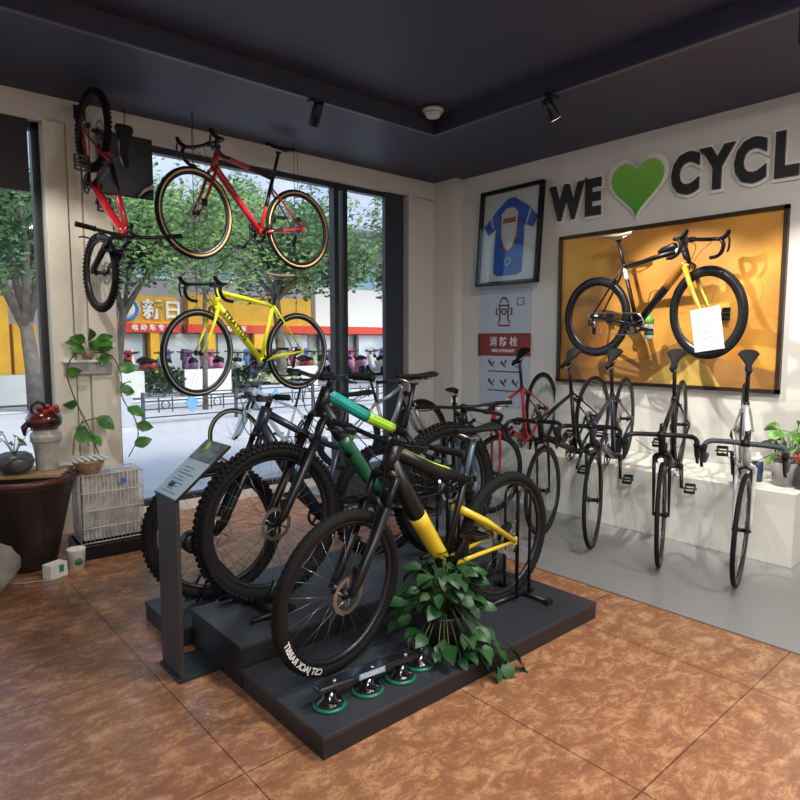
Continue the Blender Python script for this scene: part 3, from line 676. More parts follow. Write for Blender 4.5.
# suction cup roof carrier in front of the wheel
ca=empty('roof_rack_carrier','black suction cup bicycle carrier lying in front of the nearest wheel','carrier',(1.45,1.85,.087)); ca.rotation_euler=(0,0,R(-5))
cg=mat('suction_green',(.01,.16,.09),.35); gb=mat('gloss_black',(.01,.01,.012),.15,coat=.5)
bevel(MB().box((.0,0,.082),(.46,.07,.024)).build('beam',gb,ca),.010,3)
for i,x in enumerate((-.17,0,.16)):
    MB().lathe([(.0,.0),(.062,0),(.066,.006),(.058,.012),(0,.012)],(x,0,0),n=30).build('suction_cup',cg,ca)
    q=MB(); q.lathe([(.055,.010),(.050,.020),(.028,.034),(.022,.07)],(x,0,0),n=24); q.tube([(x-.02,-.03,.03),(x+.03,-.06,.036)],.007,6); q.build('cup_dome',gb,ca)
    MB().lathe([(.008,.0),(.008,.012)],(x+.01,-.02,.094),n=10).build('knob',stl,ca)
MB().box((.0,-.036,.086),(.12,.003,.022)).build('badge',mat('badge_blue',(.25,.38,.55),.4),ca)
text_mb('ROCKBROS',.02,.0006).build('badge_text',whs,ca,xf=frame_xf((0,-.0378,.086),(1,0,0),(0,0,1)))
cb=empty('suction_cup_mount','single black suction mount with green rim left of the pothos','suction mount',(1.735,1.86,.087))
MB().lathe([(.0,.0),(.062,0),(.066,.006),(.058,.012),(0,.012)],n=30).build('suction_cup',cg,cb)
MB().lathe([(.055,.010),(.050,.020),(.028,.034),(.022,.06),(.0,.06)],n=24).build('cup_dome',gb,cb)
q=MB(); q.torus((0,0,.095),.036,.011,'y',24,8); q.build('ring_clamp',gb,cb)
# floor stands for the bikes
def hoop(name,label,x,y,z,h,ang=0):
    r=empty(name,label,'bike stand',(x,y,z),'floor stands holding the platform bikes'); r.rotation_euler=(0,0,ang)
    for yy in (-.042,.042):
        P=[(-.05,yy,.02),(-.05,yy,h-.05)]+[(-.05+.05-.05*math.cos(PI*i/6),yy,h-.05+.05*math.sin(PI*i/6)) for i in range(1,7)]+[(.05,yy,.02)]
        MB().tube(P,.008,8).build('hoop',blk,r)
    MB().tube([(-.22,0,.015),(.14,0,.015)],.014,8).build('base_bar',blk,r)
    q=MB(); q.tube([(.05,-.17,.015),(.05,.17,.015)],.012,8); q.build('cross_bar',blk,r)
    for yy in (-.17,.17): MB().box((.05,yy,.015),(.045,.02,.03)).build('foot',grp,r)
    return r
hoop('bike_stand','black hoop stand at the rear wheel of the amber and black mountain bike',2.60,2.03,.087,.60)
hoop('bike_stand','black hoop stand at the rear wheel of the teal mountain bike',2.64,2.58,.183,.5)
# front wheel holder under the teal bike
r=empty('wheel_holder','black tube holder clasping the front tyre of the teal mountain bike','wheel holder',(1.40,2.63,.183))
MB().tube([(-.12,.16,.02),(.10,.16,.02),(.10,-.16,.02),(-.12,-.16,.02)],.014,8).build('base',blk,r)
MB().tube([(.0,.085,.03),(-.08,.085,.12),(-.2,.08,.27),(-.27,.075,.35)],[.02,.024,.024,.02],10).build('arm',blk,r)
MB().lathe([(.03,-.03),(.048,-.025),(.048,.025),(.03,.03)],(-.28,.075,.36),'y',20).build('roller',mtl,r)
MB().tube([(.0,-.085,.03),(.05,-.085,.14)],.016,8).build('short_arm',blk,r)
MB().tube([(.0,-.16,.03),(.0,.16,.03)],.02,8).build('cradle',blk,r)
r=empty('wheel_holder','low black holder under the front wheel of the navy mountain bike','wheel holder',(1.37,3.08,.092))
MB().tube([(-.1,.1,.02),(.12,.1,.02),(.12,-.1,.02),(-.1,-.1,.02)],.012,8).build('base',blk,r)
for yy in(-.045,.045): MB().tube([(-.1,yy,.02),(-.04,yy,.12),(.04,yy,.12),(.1,yy,.02)],.009,8).build('rail',blk,r)
# info stand
r=empty('info_stand','dark upright information stand with a tilted panel before the platform','info stand',(.985,2.635,0))
bevel(MB().box((0.005,0,.395),(.02,.205,.79)).build('column',mat('stand_brown',(.035,.032,.036),.4),r),.002)
bevel(MB().box((.11,0,.008),(.25,.225,.016)).build('base',bd2,r),.002)
pt=R(39.5); pr=M.Rotation(-pt,3,'Y'); pc=V((.118,0,.888))
bevel(MB().box(pc,(.325,.235,.012),pr).build('panel',blk,r),.002)
dx=pr@V((1,0,0)); nz=pr@V((0,0,1))
pa=mat('panel_photo',(.03,.035,.02),.25,noise=((.16,.18,.07),18,3))
MB().box(pc+nz*.007+dx*.103,(.11,.225,.002),pr).build('photo_print',pa,r)
MB().box(pc+nz*.007-dx*.055,(.20,.225,.002),pr).build('text_print',mat('panel_text_ground',(.42,.52,.56),.25),r)
MB().lathe([(.03,0),(.03,.001)],(0,0,0),n=20).build('printed_blob',leafy,r,xf=M.Translation(pc+nz*.0085+dx*.12+V((0,.055,0)))@pr.to_4x4())
q=MB()
for i in range(9): q.box(pc+nz*.0085-dx*(.135-.017*i)+V((0,.02 if i%3 else .0,0)),(.004,.10+.05*(i%3==0)-.03*(i%2),.001),pr)
q.build('text_lines',mat('panel_ink',(.12,.2,.22),.4),r)
bevel(MB().box(pc+nz*.0075-dx*.10+V((0,.03,.0015)),(.025,.05,.001),pr).build('dark_mark',prn,r),.0005)

# left corner: large urn with board and pots
ux,uy=.80,4.56
ur=empty('clay_urn','huge dark brown clay urn with a reddish rim at the left window','urn',(ux,uy,0))
um=mat('brown_glaze',(.016,.011,.011),.4,noise=((.026,.017,.015),3,4))
MB().lathe([(0,0),(.155,0),(.165,.02),(.20,.18),(.25,.40),(.282,.53),(.292,.57),(.275,.57),(.26,.53),(.15,.10),(0,.09)],n=48).build('body',um,ur)
MB().torus((0,0,.575),.288,.022,'z',56,10).build('rim',mat('rim_glaze',(.09,.025,.022),.35),ur)
bo=MB().box((0,0,0),(.50,.30,.022)).build('wooden_board',mat('board_wood',(.42,.27,.15),.6,noise=((.3,.18,.09),20,4)),None); bo.location=(ux,uy-.02,.611); bo.rotation_euler=(0,0,R(-28)); bevel(bo,.004)
tag(bo,'pale wooden board laid across the mouth of the brown urn','board')
j=empty('grey_pot','round dark grey pot with a carved swirl and small plant on the board','pot',(.745,4.50,.622))
MB().lathe([(0,0),(.06,0),(.10,.035),(.11,.075),(.095,.115),(.07,.13),(.06,.125),(0,.11)],n=32).build('bowl',mat('grey_glaze',(.06,.075,.08),.3,noise=((.10,.12,.12),6,3)),j)
q=MB(); 
for k_ in range(3): q.tube([(-.045+.018*k_+.016*math.cos(i*.7),-.1,.07+.016*math.sin(i*.7)) for i in range(8)],.003,5)
q.tube([(.07*math.sin(R(a_*40)),-.06-.05,.07+.04*math.cos(R(a_*40))) for a_ in range(8)],.003,5,closed=True)
q.build('carving',mat('carving',(.02,.022,.025),.5),j)
lf=MB(); st_=MB()
for i in range(12):
    an=r2.uniform(0,2*PI); h_=r2.uniform(.05,.14); p=V((math.cos(an)*.06*(h_/.1),math.sin(an)*.06,.12+h_)); st_.tube([(0,0,.11),tuple(p)],.002,4); add_leaf(lf,p,(math.cos(an),math.sin(an),.1),.05,r2.uniform(-.5,.5))
lf.build('leaves',leafm,j); st_.build('stems',stemm,j)
j=empty('ceramic_vase','tall pale grey ceramic vase standing on the board over the urn','vase',(.925,4.50,.622))
MB().lathe([(0,0),(.062,0),(.066,.01),(.068,.10),(.078,.17),(.092,.21),(.09,.235),(.072,.25),(.075,.262),(.07,.262),(.06,.24),(0,.2)],n=36).build('body',mat('grey_crackle',(.52,.52,.47),.35,noise=((.38,.38,.35),26,5)),j)
k_=MB().torus((0,0,.19),.088,.004,'z',36,6).build('ridge',mat('ridge_grey',(.25,.24,.22),.4),j)
j=empty('red_planter','glossy dark red pot with a ring handle on top of the grey vase','planter',(.92,4.50,.886))
rg=mat('red_glaze',(.12,.012,.012),.18,coat=.6,noise=((.03,.01,.01),7,2))
MB().lathe([(0,0),(.075,0),(.10,.03),(.105,.07),(.085,.105),(.05,.12),(0,.12)],n=32).build('body',rg,j)
MB().torus((-.035,-.02,.135),.04,.011,'y',28,8).build('ring_handle',gb,j)
q=MB()
for i in range(9):
    an=i*.7; q.lathe([(0,-.018),(.014,-.012),(.019,0),(.014,.012),(0,.018)],(.02+.05*math.cos(an),.05*math.sin(an)-.03,.115+.012*(i%3)),'z',10)
q.build('berries',mat('berry_red',(.35,.02,.02),.3),j)
MB().tube([(-.09,-.02,.05),(-.12,-.03,.02),(-.12,-.03,-.03)],[.02,.022,.006],8).build('spout',gb,j)
# cage, basket, tubs
cgx,cgy=1.30,4.55
r=empty('wire_crate','white wire pet crate on a black tray beside the pillar','crate',(cgx,cgy,0)); r.rotation_euler=(0,0,R(-3))
wm=mat('white_wire',(.7,.7,.68),.45); q=MB()
X0,X1,Y0,Y1,Z0,Z1=-.2,.2,-.12,.14,.10,.56
for i in range(17):
    x=X0+(X1-X0)*i/16
    for y in (Y0,Y1): q.tube([(x,y,Z0),(x,y,Z1)],.0022,4)
    q.tube([(x,Y0,Z1),(x,Y1,Z1)],.0022,4)
for i in range(10):
    y=Y0+(Y1-Y0)*i/9
    for x in (X0,X1): q.tube([(x,y,Z0),(x,y,Z1)],.0022,4)
for z in (Z0,.2,.32,.44,Z1): q.tube([(X0,Y0,z),(X1,Y0,z),(X1,Y1,z),(X0,Y1,z)],.0035,5,closed=True)
q.build('wire_panels',wm,r)
MB().box((0,0,.33),(.36,.16,.44)).build('cloth_liner',mat('liner',(.6,.59,.57),.8,noise=((.33,.32,.31),14,5)),r)
t=MB(); t.box((0,.01,.01),(.46,.34,.02)); 
for x in (-.225,.225): t.box((x,.01,.05),(.014,.34,.09))
for y in (-.155,.175): t.box((0,y,.05),(.46,.014,.09))
bevel(t.build('tray',blk,r),.003)
MB().box((.07,-.125,.50),(.04,.006,.035)).build('blue_clip',mat('clip_blue',(.1,.2,.5),.4),r)
# wicker basket
r=empty('wicker_basket','small brown wicker basket with a striped top resting on the wire crate','basket',(1.17,4.50,.563))
wk=mat('wicker',(.30,.19,.10),.7,noise=((.45,.3,.18),40,3),bump=(80,.6)); q=MB()
q.lathe([(0,0),(.05,0),(.085,.04),(.095,.09),(.088,.09),(.07,.03),(0,.012)],n=28)
for k_ in range(6): q.torus((0,0,.012+.014*k_),.06+.007*k_,.006,'z',28,6)
q.build('basket_body',wk,r)
q=MB()
for k_ in range(6): q.box((-.10+.04*k_,0,.10),(.02,.20,.008))
q.build('striped_slats',mat('slat_white',(.7,.66,.62),.6),r)
def tub(x,y,r0,h,label,box_=False):
    r=empty('white_tub' if not box_ else 'small_carton',label,'tub' if not box_ else 'carton',(x,y,0))
    if box_:
        r.rotation_euler=(0,0,R(25)); bevel(MB().box((0,0,.045),(.115,.075,.09)).build('carton_body',whs,r),.003); MB().box((.015,-.0385,.055),(.03,.002,.045)).build('green_print',mat('print_green',(.03,.22,.12),.5),r)
    else:
        MB().lathe([(0,0),(r0*.85,0),(r0,h),(r0*1.05,h+.005),(r0*.9,h+.005),(r0*.8,.01),(0,.01)],n=28).build('tub_body',whs,r)
        n_=MB(); n_.lathe([(.024,0),(.024,.003)],(.0,-r0*.97,.055),'y',20); n_.build('round_print',mat('print_green',(.03,.22,.12),.5),r)
tub(1.02,4.30,.055,.125,'white tub with a round green print on the floor beside the urn')
tub(.88,4.225,.05,.11,'white carton with a green mark on the floor before the urn',True)
# stone ball at the left edge
q=MB(); r3=random.Random(5); vs=[];fs=[]
for i in range(9):
    for k_ in range(16):
        th_=PI*i/8; ph=2*PI*k_/16; rr_=.155*(1+.1*math.sin(3*ph+i)+r3.uniform(-.04,.04)); vs.append((rr_*math.sin(th_)*math.cos(ph),rr_*math.sin(th_)*math.sin(ph),.145+.95*rr_*math.cos(th_)*.98))
for i in range(8):
    for k_ in range(16): l=(k_+1)%16; fs.append((i*16+k_,i*16+l,(i+1)*16+l,(i+1)*16+k_))
q.add(vs,fs); so=q.build('garden_stone',mat('stone_grey',(.18,.17,.15),.85,noise=((.33,.31,.28),9,6),bump=(30,.6)),None); so.location=(.53,4.16,.005)
tag(so,'rough round grey stone on the floor in front of the urn','stone')
so=MB().tube([(.62,4.25,.012),(.70,4.22,.008),(.78,4.19,.008),(.86,4.15,.008)],.004,6).build('grey_cable',mat('pale_cable',(.4,.4,.42),.4),None); tag(so,'thin pale cable on the floor between stone and carton','cable')
# pillar planter with trailing pothos
r=empty('wall_planter','small grey letterbox shelf fixed to the cream pillar behind the vines','shelf',(1.355,YW-.03,1.24))
bevel(MB().box((0,-.02,-.0),(.33,.08,.09)).build('box',mat('shelf_grey',(.36,.36,.35),.5),r),.004)
bevel(MB().box((0,-.025,.055),(.35,.10,.02)).build('lid',whs,r),.003)
r=empty('trailing_pothos','pothos with long bare vines trained down the cream pillar','plant',(1.36,YW-.08,1.32))
MB().lathe([(0,-.005),(.03,-.005),(.04,.04),(.045,.05),(0,.045)],n=20).build('pot',mat('terracotta_pale',(.5,.35,.28),.7),r)
lf=MB(); st_=MB()
for i in range(9):
    an=i*.8; p=V((math.cos(an)*.06,-.02-abs(math.sin(an))*.05,.06+.035*(i%3))); add_leaf(lf,p,(math.cos(an)*1.2,-.4,.35-.2*(i%2)),.11,r2.uniform(-.5,.5),(0,-1,.3)); st_.tube([(0,0,.04),tuple(p)],.002,4)
def vine(P,every=.13,s_=.10):
    P=[V(p) for p in P]; out=[]
    for i in range(len(P)-1):
        p0=P[max(i-1,0)];p1=P[i];p2=P[i+1];p3=P[min(i+2,len(P)-1)]
        for j in range(6):
            t_=j/6; out.append(.5*((2*p1)+(p2-p0)*t_+(2*p0-5*p1+4*p2-p3)*t_*t_+(3*p1-p0-3*p2+p3)*t_**3))
    st_.tube(out+[P[-1]],.0045,5); ac=0
    for i in range(1,len(out)):
        ac+=(out[i]-out[i-1]).length
        if ac>every: ac=0; add_leaf(lf,out[i],(r2.uniform(-1,1),-.35,r2.uniform(-.5,.25)),s_*r2.uniform(.8,1.25),r2.uniform(-.8,.8),(0,-1,.2))
vine([(0,0,.04),(-.1,-.03,.03),(-.16,-.02,-.1),(-.12,-.04,-.3),(-.05,-.08,-.5),(0,-.14,-.72)],.24)
vine([(0,0,.04),(.14,-.03,.02),(.21,-.04,-.12),(.21,-.05,-.3),(.29,-.08,-.48),(.30,-.1,-.62),(.20,-.18,-.75)],.13,.12)
vine([(-.05,-.1,-.65),(-.12,-.1,-.5),(.03,-.06,-.45),(.1,-.1,-.5)],.15,.12)
vine([(-.2,-.25,-.68),(-.17,-.2,-.55),(-.1,-.15,-.45)],.12,.15)
lf.build('leaves',leafm,r); st_.build('vines',mat('vine_brown',(.10,.09,.04),.7),r)
# right end of plinth: leafy plants, wire stand and crate
r=empty('potted_plant','leafy light green plant in a pot at the right end of the plinth','plant',(4.92,1.46,.48))
MB().lathe([(0,0),(.06,0),(.08,.12),(.085,.13),(.075,.13),(0,.115)],n=24).build('pot',mat('teal_pot',(.03,.15,.14),.35),r)
lf=MB(); st_=MB()
for i in range(46):
    an=r2.uniform(0,2*PI); rad=r2.uniform(.03,.2); h_=.14+r2.uniform(0,.30)*(1-rad*2); p=V((math.cos(an)*rad*.7,math.sin(an)*rad,h_)); add_leaf(lf,p,(math.cos(an),math.sin(an),r2.uniform(-.5,.4)),r2.uniform(.07,.13),r2.uniform(-.6,.6)); st_.tube([(0,0,.12),tuple(p)],.002,4)
lf.build('leaves',mat('leaf_bright',(.08,.28,.03),.4,noise=((.2,.42,.08),14,2)),r); st_.build('stems',stemm,r)
for (yy,xx,lb,cm) in ((1.43,4.68,'clear tub of small dark bike parts on the plinth end',mat('clear_grey',(.25,.24,.23),.3)),):
    r=empty('parts_tub',lb,'tub',(xx,yy,.48)); 
    MB().lathe([(0,0),(.07,0),(.085,.16),(.08,.16),(.065,.01),(0,.01)],n=24).build('tub_body',cm,r)
    for i in range(14):
        pass
    q=MB()
    for i in range(22):
        a_=r2.uniform(0,2*PI); q.torus((math.cos(a_)*.045,math.sin(a_)*.045,.15+r2.uniform(0,.09)),.025,.006,r2.choice('xyz'),12,5)
    q.build('parts_heap',mat('parts_mix',(.08,.05,.04),.4,noise=((.35,.32,.3),30,2)),r,)
r=empty('spray_bottle','small red capped bottle in the crowd at the right photo edge','bottle',(4.64,1.32,.48))
MB().lathe([(0,0),(.035,0),(.038,.02),(.038,.13),(.02,.16),(.02,.17)],n=20).build('body',mat('dark_bottle',(.04,.04,.045),.3),r); MB().lathe([(.028,.17),(.03,.22),(.02,.235),(0,.235)],n=18).build('cap',mat('cap_red',(.5,.03,.03),.35),r)
r=empty('water_bottle','navy and white drinking bottle beside the leafy plant on the plinth','bottle',(4.68,1.60,.48))
MB().lathe([(0,0),(.035,0),(.037,.12),(.03,.14)],n=20).build('body',mat('navy_bottle',(.03,.05,.12),.3),r); MB().lathe([(.038,.14),(.038,.16),(.015,.18),(.012,.2),(0,.2)],n=18).build('cap',whs,r)
r=empty('price_tag','white tag hanging from the handlebar near the corner column','tag',(4.06,3.90,.90)); 
MB().box((0,0,0),(.06,.002,.09),M.Rotation(R(-40),3,'Z')).build('card',whs,r); MB().box((0,-.0016,-.02),(.05,.002,.03),M.Rotation(R(-40),3,'Z')).build('print',prn,r); MB().tube([(0,0,.045),(.005,.01,.1)],.0015,4).build('string',blk,r)

# ================================================================== CEILING FITTINGS AND LIGHT
def track_spot(x,y,target,power,label,size=62,colr=(1,.93,.84)):
    r=empty('track_spotlight',label,'spotlight',(x,y,WH),'black spotlights on the ceiling border')
    bevel(MB().box((0,0,-.012),(.12,.045,.024)).build('base',blk,r),.003)
    MB().tube([(0,0,-.02),(0,0,-.075)],.008,8).build('stem',blk,r)
    d=(V(target)-V((x,y,WH-.11))).normalized(); p=V((0,0,-.11))
    MB().tube([p-d*.09,p-d*.085,p+d*.07],[.03,.036,.04],20).build('can',blk,r)
    MB().tube([p+d*.066,p+d*.0705],[.033,.033],20).build('lens',mat('lamp_lens',(.9,.9,.85),.3,emit=colr,es=3),r)
    l=bpy.data.lights.new('spot','SPOT'); l.energy=power; l.color=colr; l.spot_size=R(size); l.spot_blend=.5; l.shadow_soft_size=.015
    o=bpy.data.objects.new('spot',l); col.objects.link(o); o.parent=r; o.location=p+d*.09; o.rotation_euler=d.to_track_quat('-Z','Y').to_euler()
track_spot(2.67,3.98,(2.75,4.9,1.7),85,'spotlight on the ceiling border nearer the window',70)
track_spot(.35,3.98,(1.35,5.1,1.1),60,'spotlight added out of view to brighten the cream pillar',70)  # unseen spot, added to brighten the pillar
track_spot(3.87,2.79,(5.1,2.2,1.0),150,'spotlight on the ceiling border nearer the poster wall')
track_spot(3.87,1.2,(5.1,1.5,1.0),110,'added spotlight beyond the right edge over the grey tiles')  # extra spot added outside the frame to light the wall end
track_spot(1.2,-.6,(2.4,1.8,0),80,'added spotlight on the unseen ceiling behind the viewer')  # extra unseen spot, added to light the platform from behind the camera
sd_=empty('smoke_detector','round white dome detector on the raised ceiling near the corner','detector',(3.68,3.80,WH+.12))
MB().lathe([(.085,0),(.085,-.018),(.07,-.03),(.055,-.06),(.02,-.072),(0,-.072)],n=32).build('dome',mat('dome_white',(.6,.6,.62),.4),sd_); MB().torus((0,0,-.03),.07,.005,'z',32,6).build('ring',mat('dome_ring',(.2,.2,.22),.4),sd_)
# fill light: panel lamps added on the ceiling out of view
for i,(x,y) in enumerate(((-.3,-1.2),(2.6,-.9),(2.4,.9))):
    r=empty('fill_ceiling_lamp','square ceiling lamp added out of view to fill the shop with light','lamp',(x,y,WH+.12),'added ceiling lamps out of view')
    MB().box((0,0,-.02),(.62,.62,.04)).build('housing',whs,r); MB().box((0,0,-.042),(.58,.58,.006)).build('diffuser',mat('lamp_diffuser',(.9,.9,.9),.4,emit=(1,.97,.93),es=3),r)
    l=bpy.data.lights.new('panel','AREA'); l.size=.56; l.energy=46; l.color=(1,.96,.9); o=bpy.data.objects.new('panel',l); col.objects.link(o); o.parent=r; o.location=(0,0,-.06)

# ================================================================== OUTSIDE
pav=tile_mat('pavement',(.50,.52,.55),(.46,.48,.51),.6,(.36,.37,.39),.6)
struct('floor_outside',(8,YW+.24+4.4,-.06),(44,8.8,.12),pav)
struct('floor_road',(10,18.6,-.10),(60,9.2,.08),mat('asphalt',(.33,.35,.38),.7,noise=((.38,.40,.43),2,5)))
struct('floor_far_pavement',(10,29,-.06),(60,11.8,.12),pav)
lm=mat('road_white',(.75,.76,.78),.6)
for k_,(x,y,w_,h_) in enumerate(((9,15.2,30,.25),(9,22.2,30,.2))): struct('trim_%d'%(10+k_),(x,y,-.055),(w_,h_,.012),lm)
for i in range(7):
    o=bx('zebra_stripe',(5.2,16.0+.8*i,-.053),(4.4,.42,.014),lm); tag(o,'white zebra crossing bar painted on the road','road marking','zebra crossing bars',None)
# fence with diamonds
def fence(x0,y,n,label):
    L_=1.72; r=empty('railing',label,'fence',(x0,y,0)); fm=mat('railing_paint',(.03,.045,.08),.4)
    for i in range(n+1): MB().box((i*L_,0,.28),(.05,.05,.56)).build('post',fm,r)
    q=MB()
    for z in (.12,.26,.40,.52): q.box((n*L_/2,0,z),(n*L_,.02,.022))
    q.build('rails',fm,r)
    for i in range(n):
        c=V((i*L_+L_*.5,-.02,.33)); MB().poly([c+V((-.13,0,0)),c+V((0,0,-.17)),c+V((.13,0,0)),c+V((0,0,.17))],(0,.03,0)).build('diamond_plate',mat('diamond_blue',(.12,.3,.5),.4),r)
        for sx_ in (-.48,.48):
            q=MB(); q.torus(c+V((sx_,0,0)),.07,.012,'y',20,6); q.box(c+V((sx_-.12,0,0)),(.02,.02,.26)); q.box(c+V((sx_+.12,0,0)),(.02,.02,.26)); q.build('scroll',fm,r)
fence(3.75,10.95,5,'dark blue pavement railing with pale blue diamonds outside the window')
def planter(x,y,w_,label,lc=leafy,n=60):
    r=empty('street_planter',label,'planter',(x,y,0)); bevel(MB().box((0,0,.26),(w_,.5,.52)).build('box',mat('planter_blue',(.38,.42,.5),.6),r),.01)
    q=MB()
    for i in range(n): q_=V((r2.uniform(-.45,.45)*w_,r2.uniform(-.2,.2),.5+r2.uniform(0,.22))); add_leaf(q,q_,(r2.uniform(-1,1),r2.uniform(-1,1),.3),r2.uniform(.12,.2),r2.uniform(-.6,.6))
    q.build('foliage',lc,r)
planter(3.15,11.1,.8,'pale blue box planter left of the diamond railing')
planter(6.9,11.8,1.1,'pale box planter of cream flowers behind the railing',mat('cream_bloom',(.6,.6,.45),.6,noise=((.25,.33,.12),9,3)),120)
# parked bicycle outside
bike('bicycle','bicycle with tan tyres parked outside behind the window',(3.90,5.75,.34),(3.28,6.62,.34),kind='mtb',R=.34,tr=.02,knob=0,frame=wpt,fork=wpt,side=tan,disc=False,crank=.5,up=(0,0,1))
# shop building
b=empty('shop_building','yellow fronted row of shops with red bands across the street','building',(12,25,0))
ym=mat('shop_yellow',(.75,.43,.02),.5,noise=((.66,.36,.02),1.5,3)); rm=mat('shop_red',(.6,.04,.02),.5); gw=mat('block_wall',(.42,.43,.45),.7,noise=((.36,.37,.39),1.2,4)); glb=mat('window_cyan',(.22,.45,.55),.12); dk=mat('shop_dark',(.10,.12,.15),.3)
MB().box((4.6,3.2,5.5),(26.4,6,11)).build('wall',gw,b)
for x0,x1,z0,z1 in ((5.9,9.95,2.08,3.15),(10.4,16.2,2.08,3.3)):
    MB().box(((x0+x1)/2-12,-.0,(z0+z1)/2),(x1-x0,.5,z1-z0)).build('sign_board',ym,b)
for x0,x1,m_ in ((7.4,10.0,rm),(10.3,16.5,rm),(16.6,21.5,rm)): MB().box(((x0+x1)/2-12,-.12,1.92),(x1-x0,.5,.34)).build('red_band',m_,b)
MB().box((19-12,.0,3.0),(5,.4,1.8)).build('white_board',whs,b); MB().box((21.1-12,-.1,2.8),(1.0,.4,2.2)).build('blue_board',mat('board_blue',(.03,.10,.5),.5),b)
for x0,x1 in ((7.4,8.7),(9.2,11.0),(11.6,13.2),(13.9,16.2),(16.8,18.6),(19,21)):
    f_=MB().box(((x0+x1)/2-12,.1,.88),(x1-x0,.3,1.72)).build('shop_window',dk,b)
    MB().box(((x0+x1)/2-12,-.06,.95),(x1-x0-.2,.04,1.5)).build('pane',mat('shop_glass',(.28,.38,.46),.15,noise=((.5,.55,.6),.9,3)),f_)
for xc,w_ in ((4.6,.7),(9.0,.35),(11.3,.35),(13.55,.6)): MB().box((xc-12,-.08,1.0),(w_,.5,2.0)).build('yellow_pier',ym,b)
for i in range(9):
    for j in range(2):
        xx=-8+2.6*i; f_=MB().box((xx,.15,4.6+2.9*j),(1.5,.2,1.5)).build('upper_window',whs,b); MB().box((xx,.04,4.6+2.9*j),(1.3,.06,1.3)).build('pane',glb,f_)
MB().poly([(-9,.2,9.8),(-9,-3.2,6.3),(-9,-3.2,6.15),(-9,.2,9.6)],(27,0,0)).build('canopy',mat('slate_canopy',(.22,.26,.38),.6,noise=((.32,.36,.48),.4,4)),b)
q=MB(); q.lathe([(.46,0),(.46,.06)],(8.0-12,-.34,2.62),'y',36); lg=q.build('logo_disc',whs,b); 
MB().torus((8.0-12,-.35,2.62),.37,.07,'y',36,8,flat=.4).build('logo_ring',mat('logo_blue',(.03,.2,.5),.5),lg)
q=MB(); q.tube([(8.0-12-.16,-.37,2.50),(7.98-12-.05,-.37,2.72),(8.02-12+.05,-.37,2.62),(8.0-12+.16,-.37,2.76)],.04,6); q.build('logo_swoosh',mat('logo_dark',(.02,.1,.2),.5),lg)
text_mb('新日',.78,.03,.02).build('shop_lettering',whs,b,xf=frame_xf((9.35-12,-.29,2.58),(1,0,0),(0,0,1)))
text_mb('电 动 车 专 卖',.26,.01,.006).build('band_lettering',whs,b,xf=frame_xf((8.9-12,-.39,1.92),(1,0,0),(0,0,1)))
text_mb('电 动 车',.26,.01,.006).build('band_lettering',whs,b,xf=frame_xf((12.4-12,-.39,1.92),(1,0,0),(0,0,1)))
# grey shutter facade at left
b2=empty('grey_building','grey panelled building left of the yellow shops seen through the left window','building',(1.2,24.6,0))
MB().box((-2.2,3,4.5),(7.4,5.5,9)).build('wall',mat('panel_grey',(.13,.14,.16),.6),b2)
q=MB()
for i in range(7): q.box((-2.2,.22,.6+i*.9),(7.4,.06,.04))
q.build('panel_seams',mat('seam',(.06,.06,.07),.6),b2); MB().box((2.45,.1,1.6),(.9,.6,3.2)).build('yellow_corner',ym,b2)
# low white walls along the near kerb
for x0,x1,lb in ((-1.5,3.5,'long low pale wall across the street seen through the left window'),(4.75,5.7,'short white wall just right of the cream pillar'),(6.75,8.1,'short white wall behind the yellow front wheel'),(9.9,11.0,'short white wall behind the yellow rear wheel')):
    o=bevel(MB().box(((x0+x1)/2,16.6,.32),(x1-x0,.3,.68)).build('kerb_wall',mat('kerb_white',(.62,.65,.64),.6)),.01); tag(o,lb,'wall')
for x0,x1,lb in ((5.75,6.7,'dark clipped hedge between two short white walls'),(8.15,9.6,'dark clipped hedge right of the yellow front wheel')):
    q=MB(); r4=random.Random(int(x0*10))
    for k_ in range(420): p=V((r4.uniform(x0,x1),16.6+r4.uniform(-.25,.25),r4.uniform(.02,.72))); add_leaf(q,p,(r4.uniform(-1,1),r4.uniform(-1,1),r4.uniform(-.4,.8)),r4.uniform(.08,.14),r4.uniform(-1,1))
    tag(q.build('clipped_hedge',leafd),lb,'hedge')
# scooters
cols=[('pink',(.6,.2,.35)),('white',(.7,.7,.7)),('blue',(.08,.2,.5)),('black',(.03,.03,.035)),('red',(.5,.04,.05)),('pale green',(.4,.6,.35)),('purple',(.3,.12,.4))]
def scooter(i,x,y,a_):
    cn,c=cols[i%7]; r=empty('motor_scooter','%s motor scooter outside, %s'%(cn,lbls[i]),'scooter',(x,y,0),'scooters parked across the street'); r.rotation_euler=(0,0,a_)
    pm=mat('scooter_'+cn.replace(' ','_'),c,.3,coat=.5)
    q=MB(); q.tube([(-.75,0,.62),(-.55,0,.60),(-.2,0,.50),(-.12,0,.30),(.25,0,.26),(.42,0,.45),(.55,0,.85)],[.10,.16,.17,.14,.12,.14,.09],10); q.build('body',pm,r)
    for x_,nm in ((-.55,'rear_wheel'),(.62,'front_wheel')): w_=MB(); w_.torus((x_,0,.24),.19,.055,'y',24,8); w_.lathe([(.05,-.05),(.12,0),(.05,.05)],(x_,0,.24),'y',14); w_.build(nm,rub,r)
    MB().tube([(-.72,0,.74),(-.4,0,.76),(-.1,0,.70)],[.09,.12,.09],8,flat=1.3).build('seat',sad,r)
    MB().tube([(.62,0,.24),(.52,0,.9),(.50,0,1.0)],.03,8).build('steering_column',blk,r)
    MB().tube([(.42,-.3,1.02),(.50,0,1.0),(.42,.3,1.02)],.025,8).build('handlebar',blk,r)
    MB().poly([(.56,-.16,.70),(.56,.16,.70),(.52,.12,1.12),(.52,-.12,1.12)],(.03,0,0)).build('front_shield',pm,r)
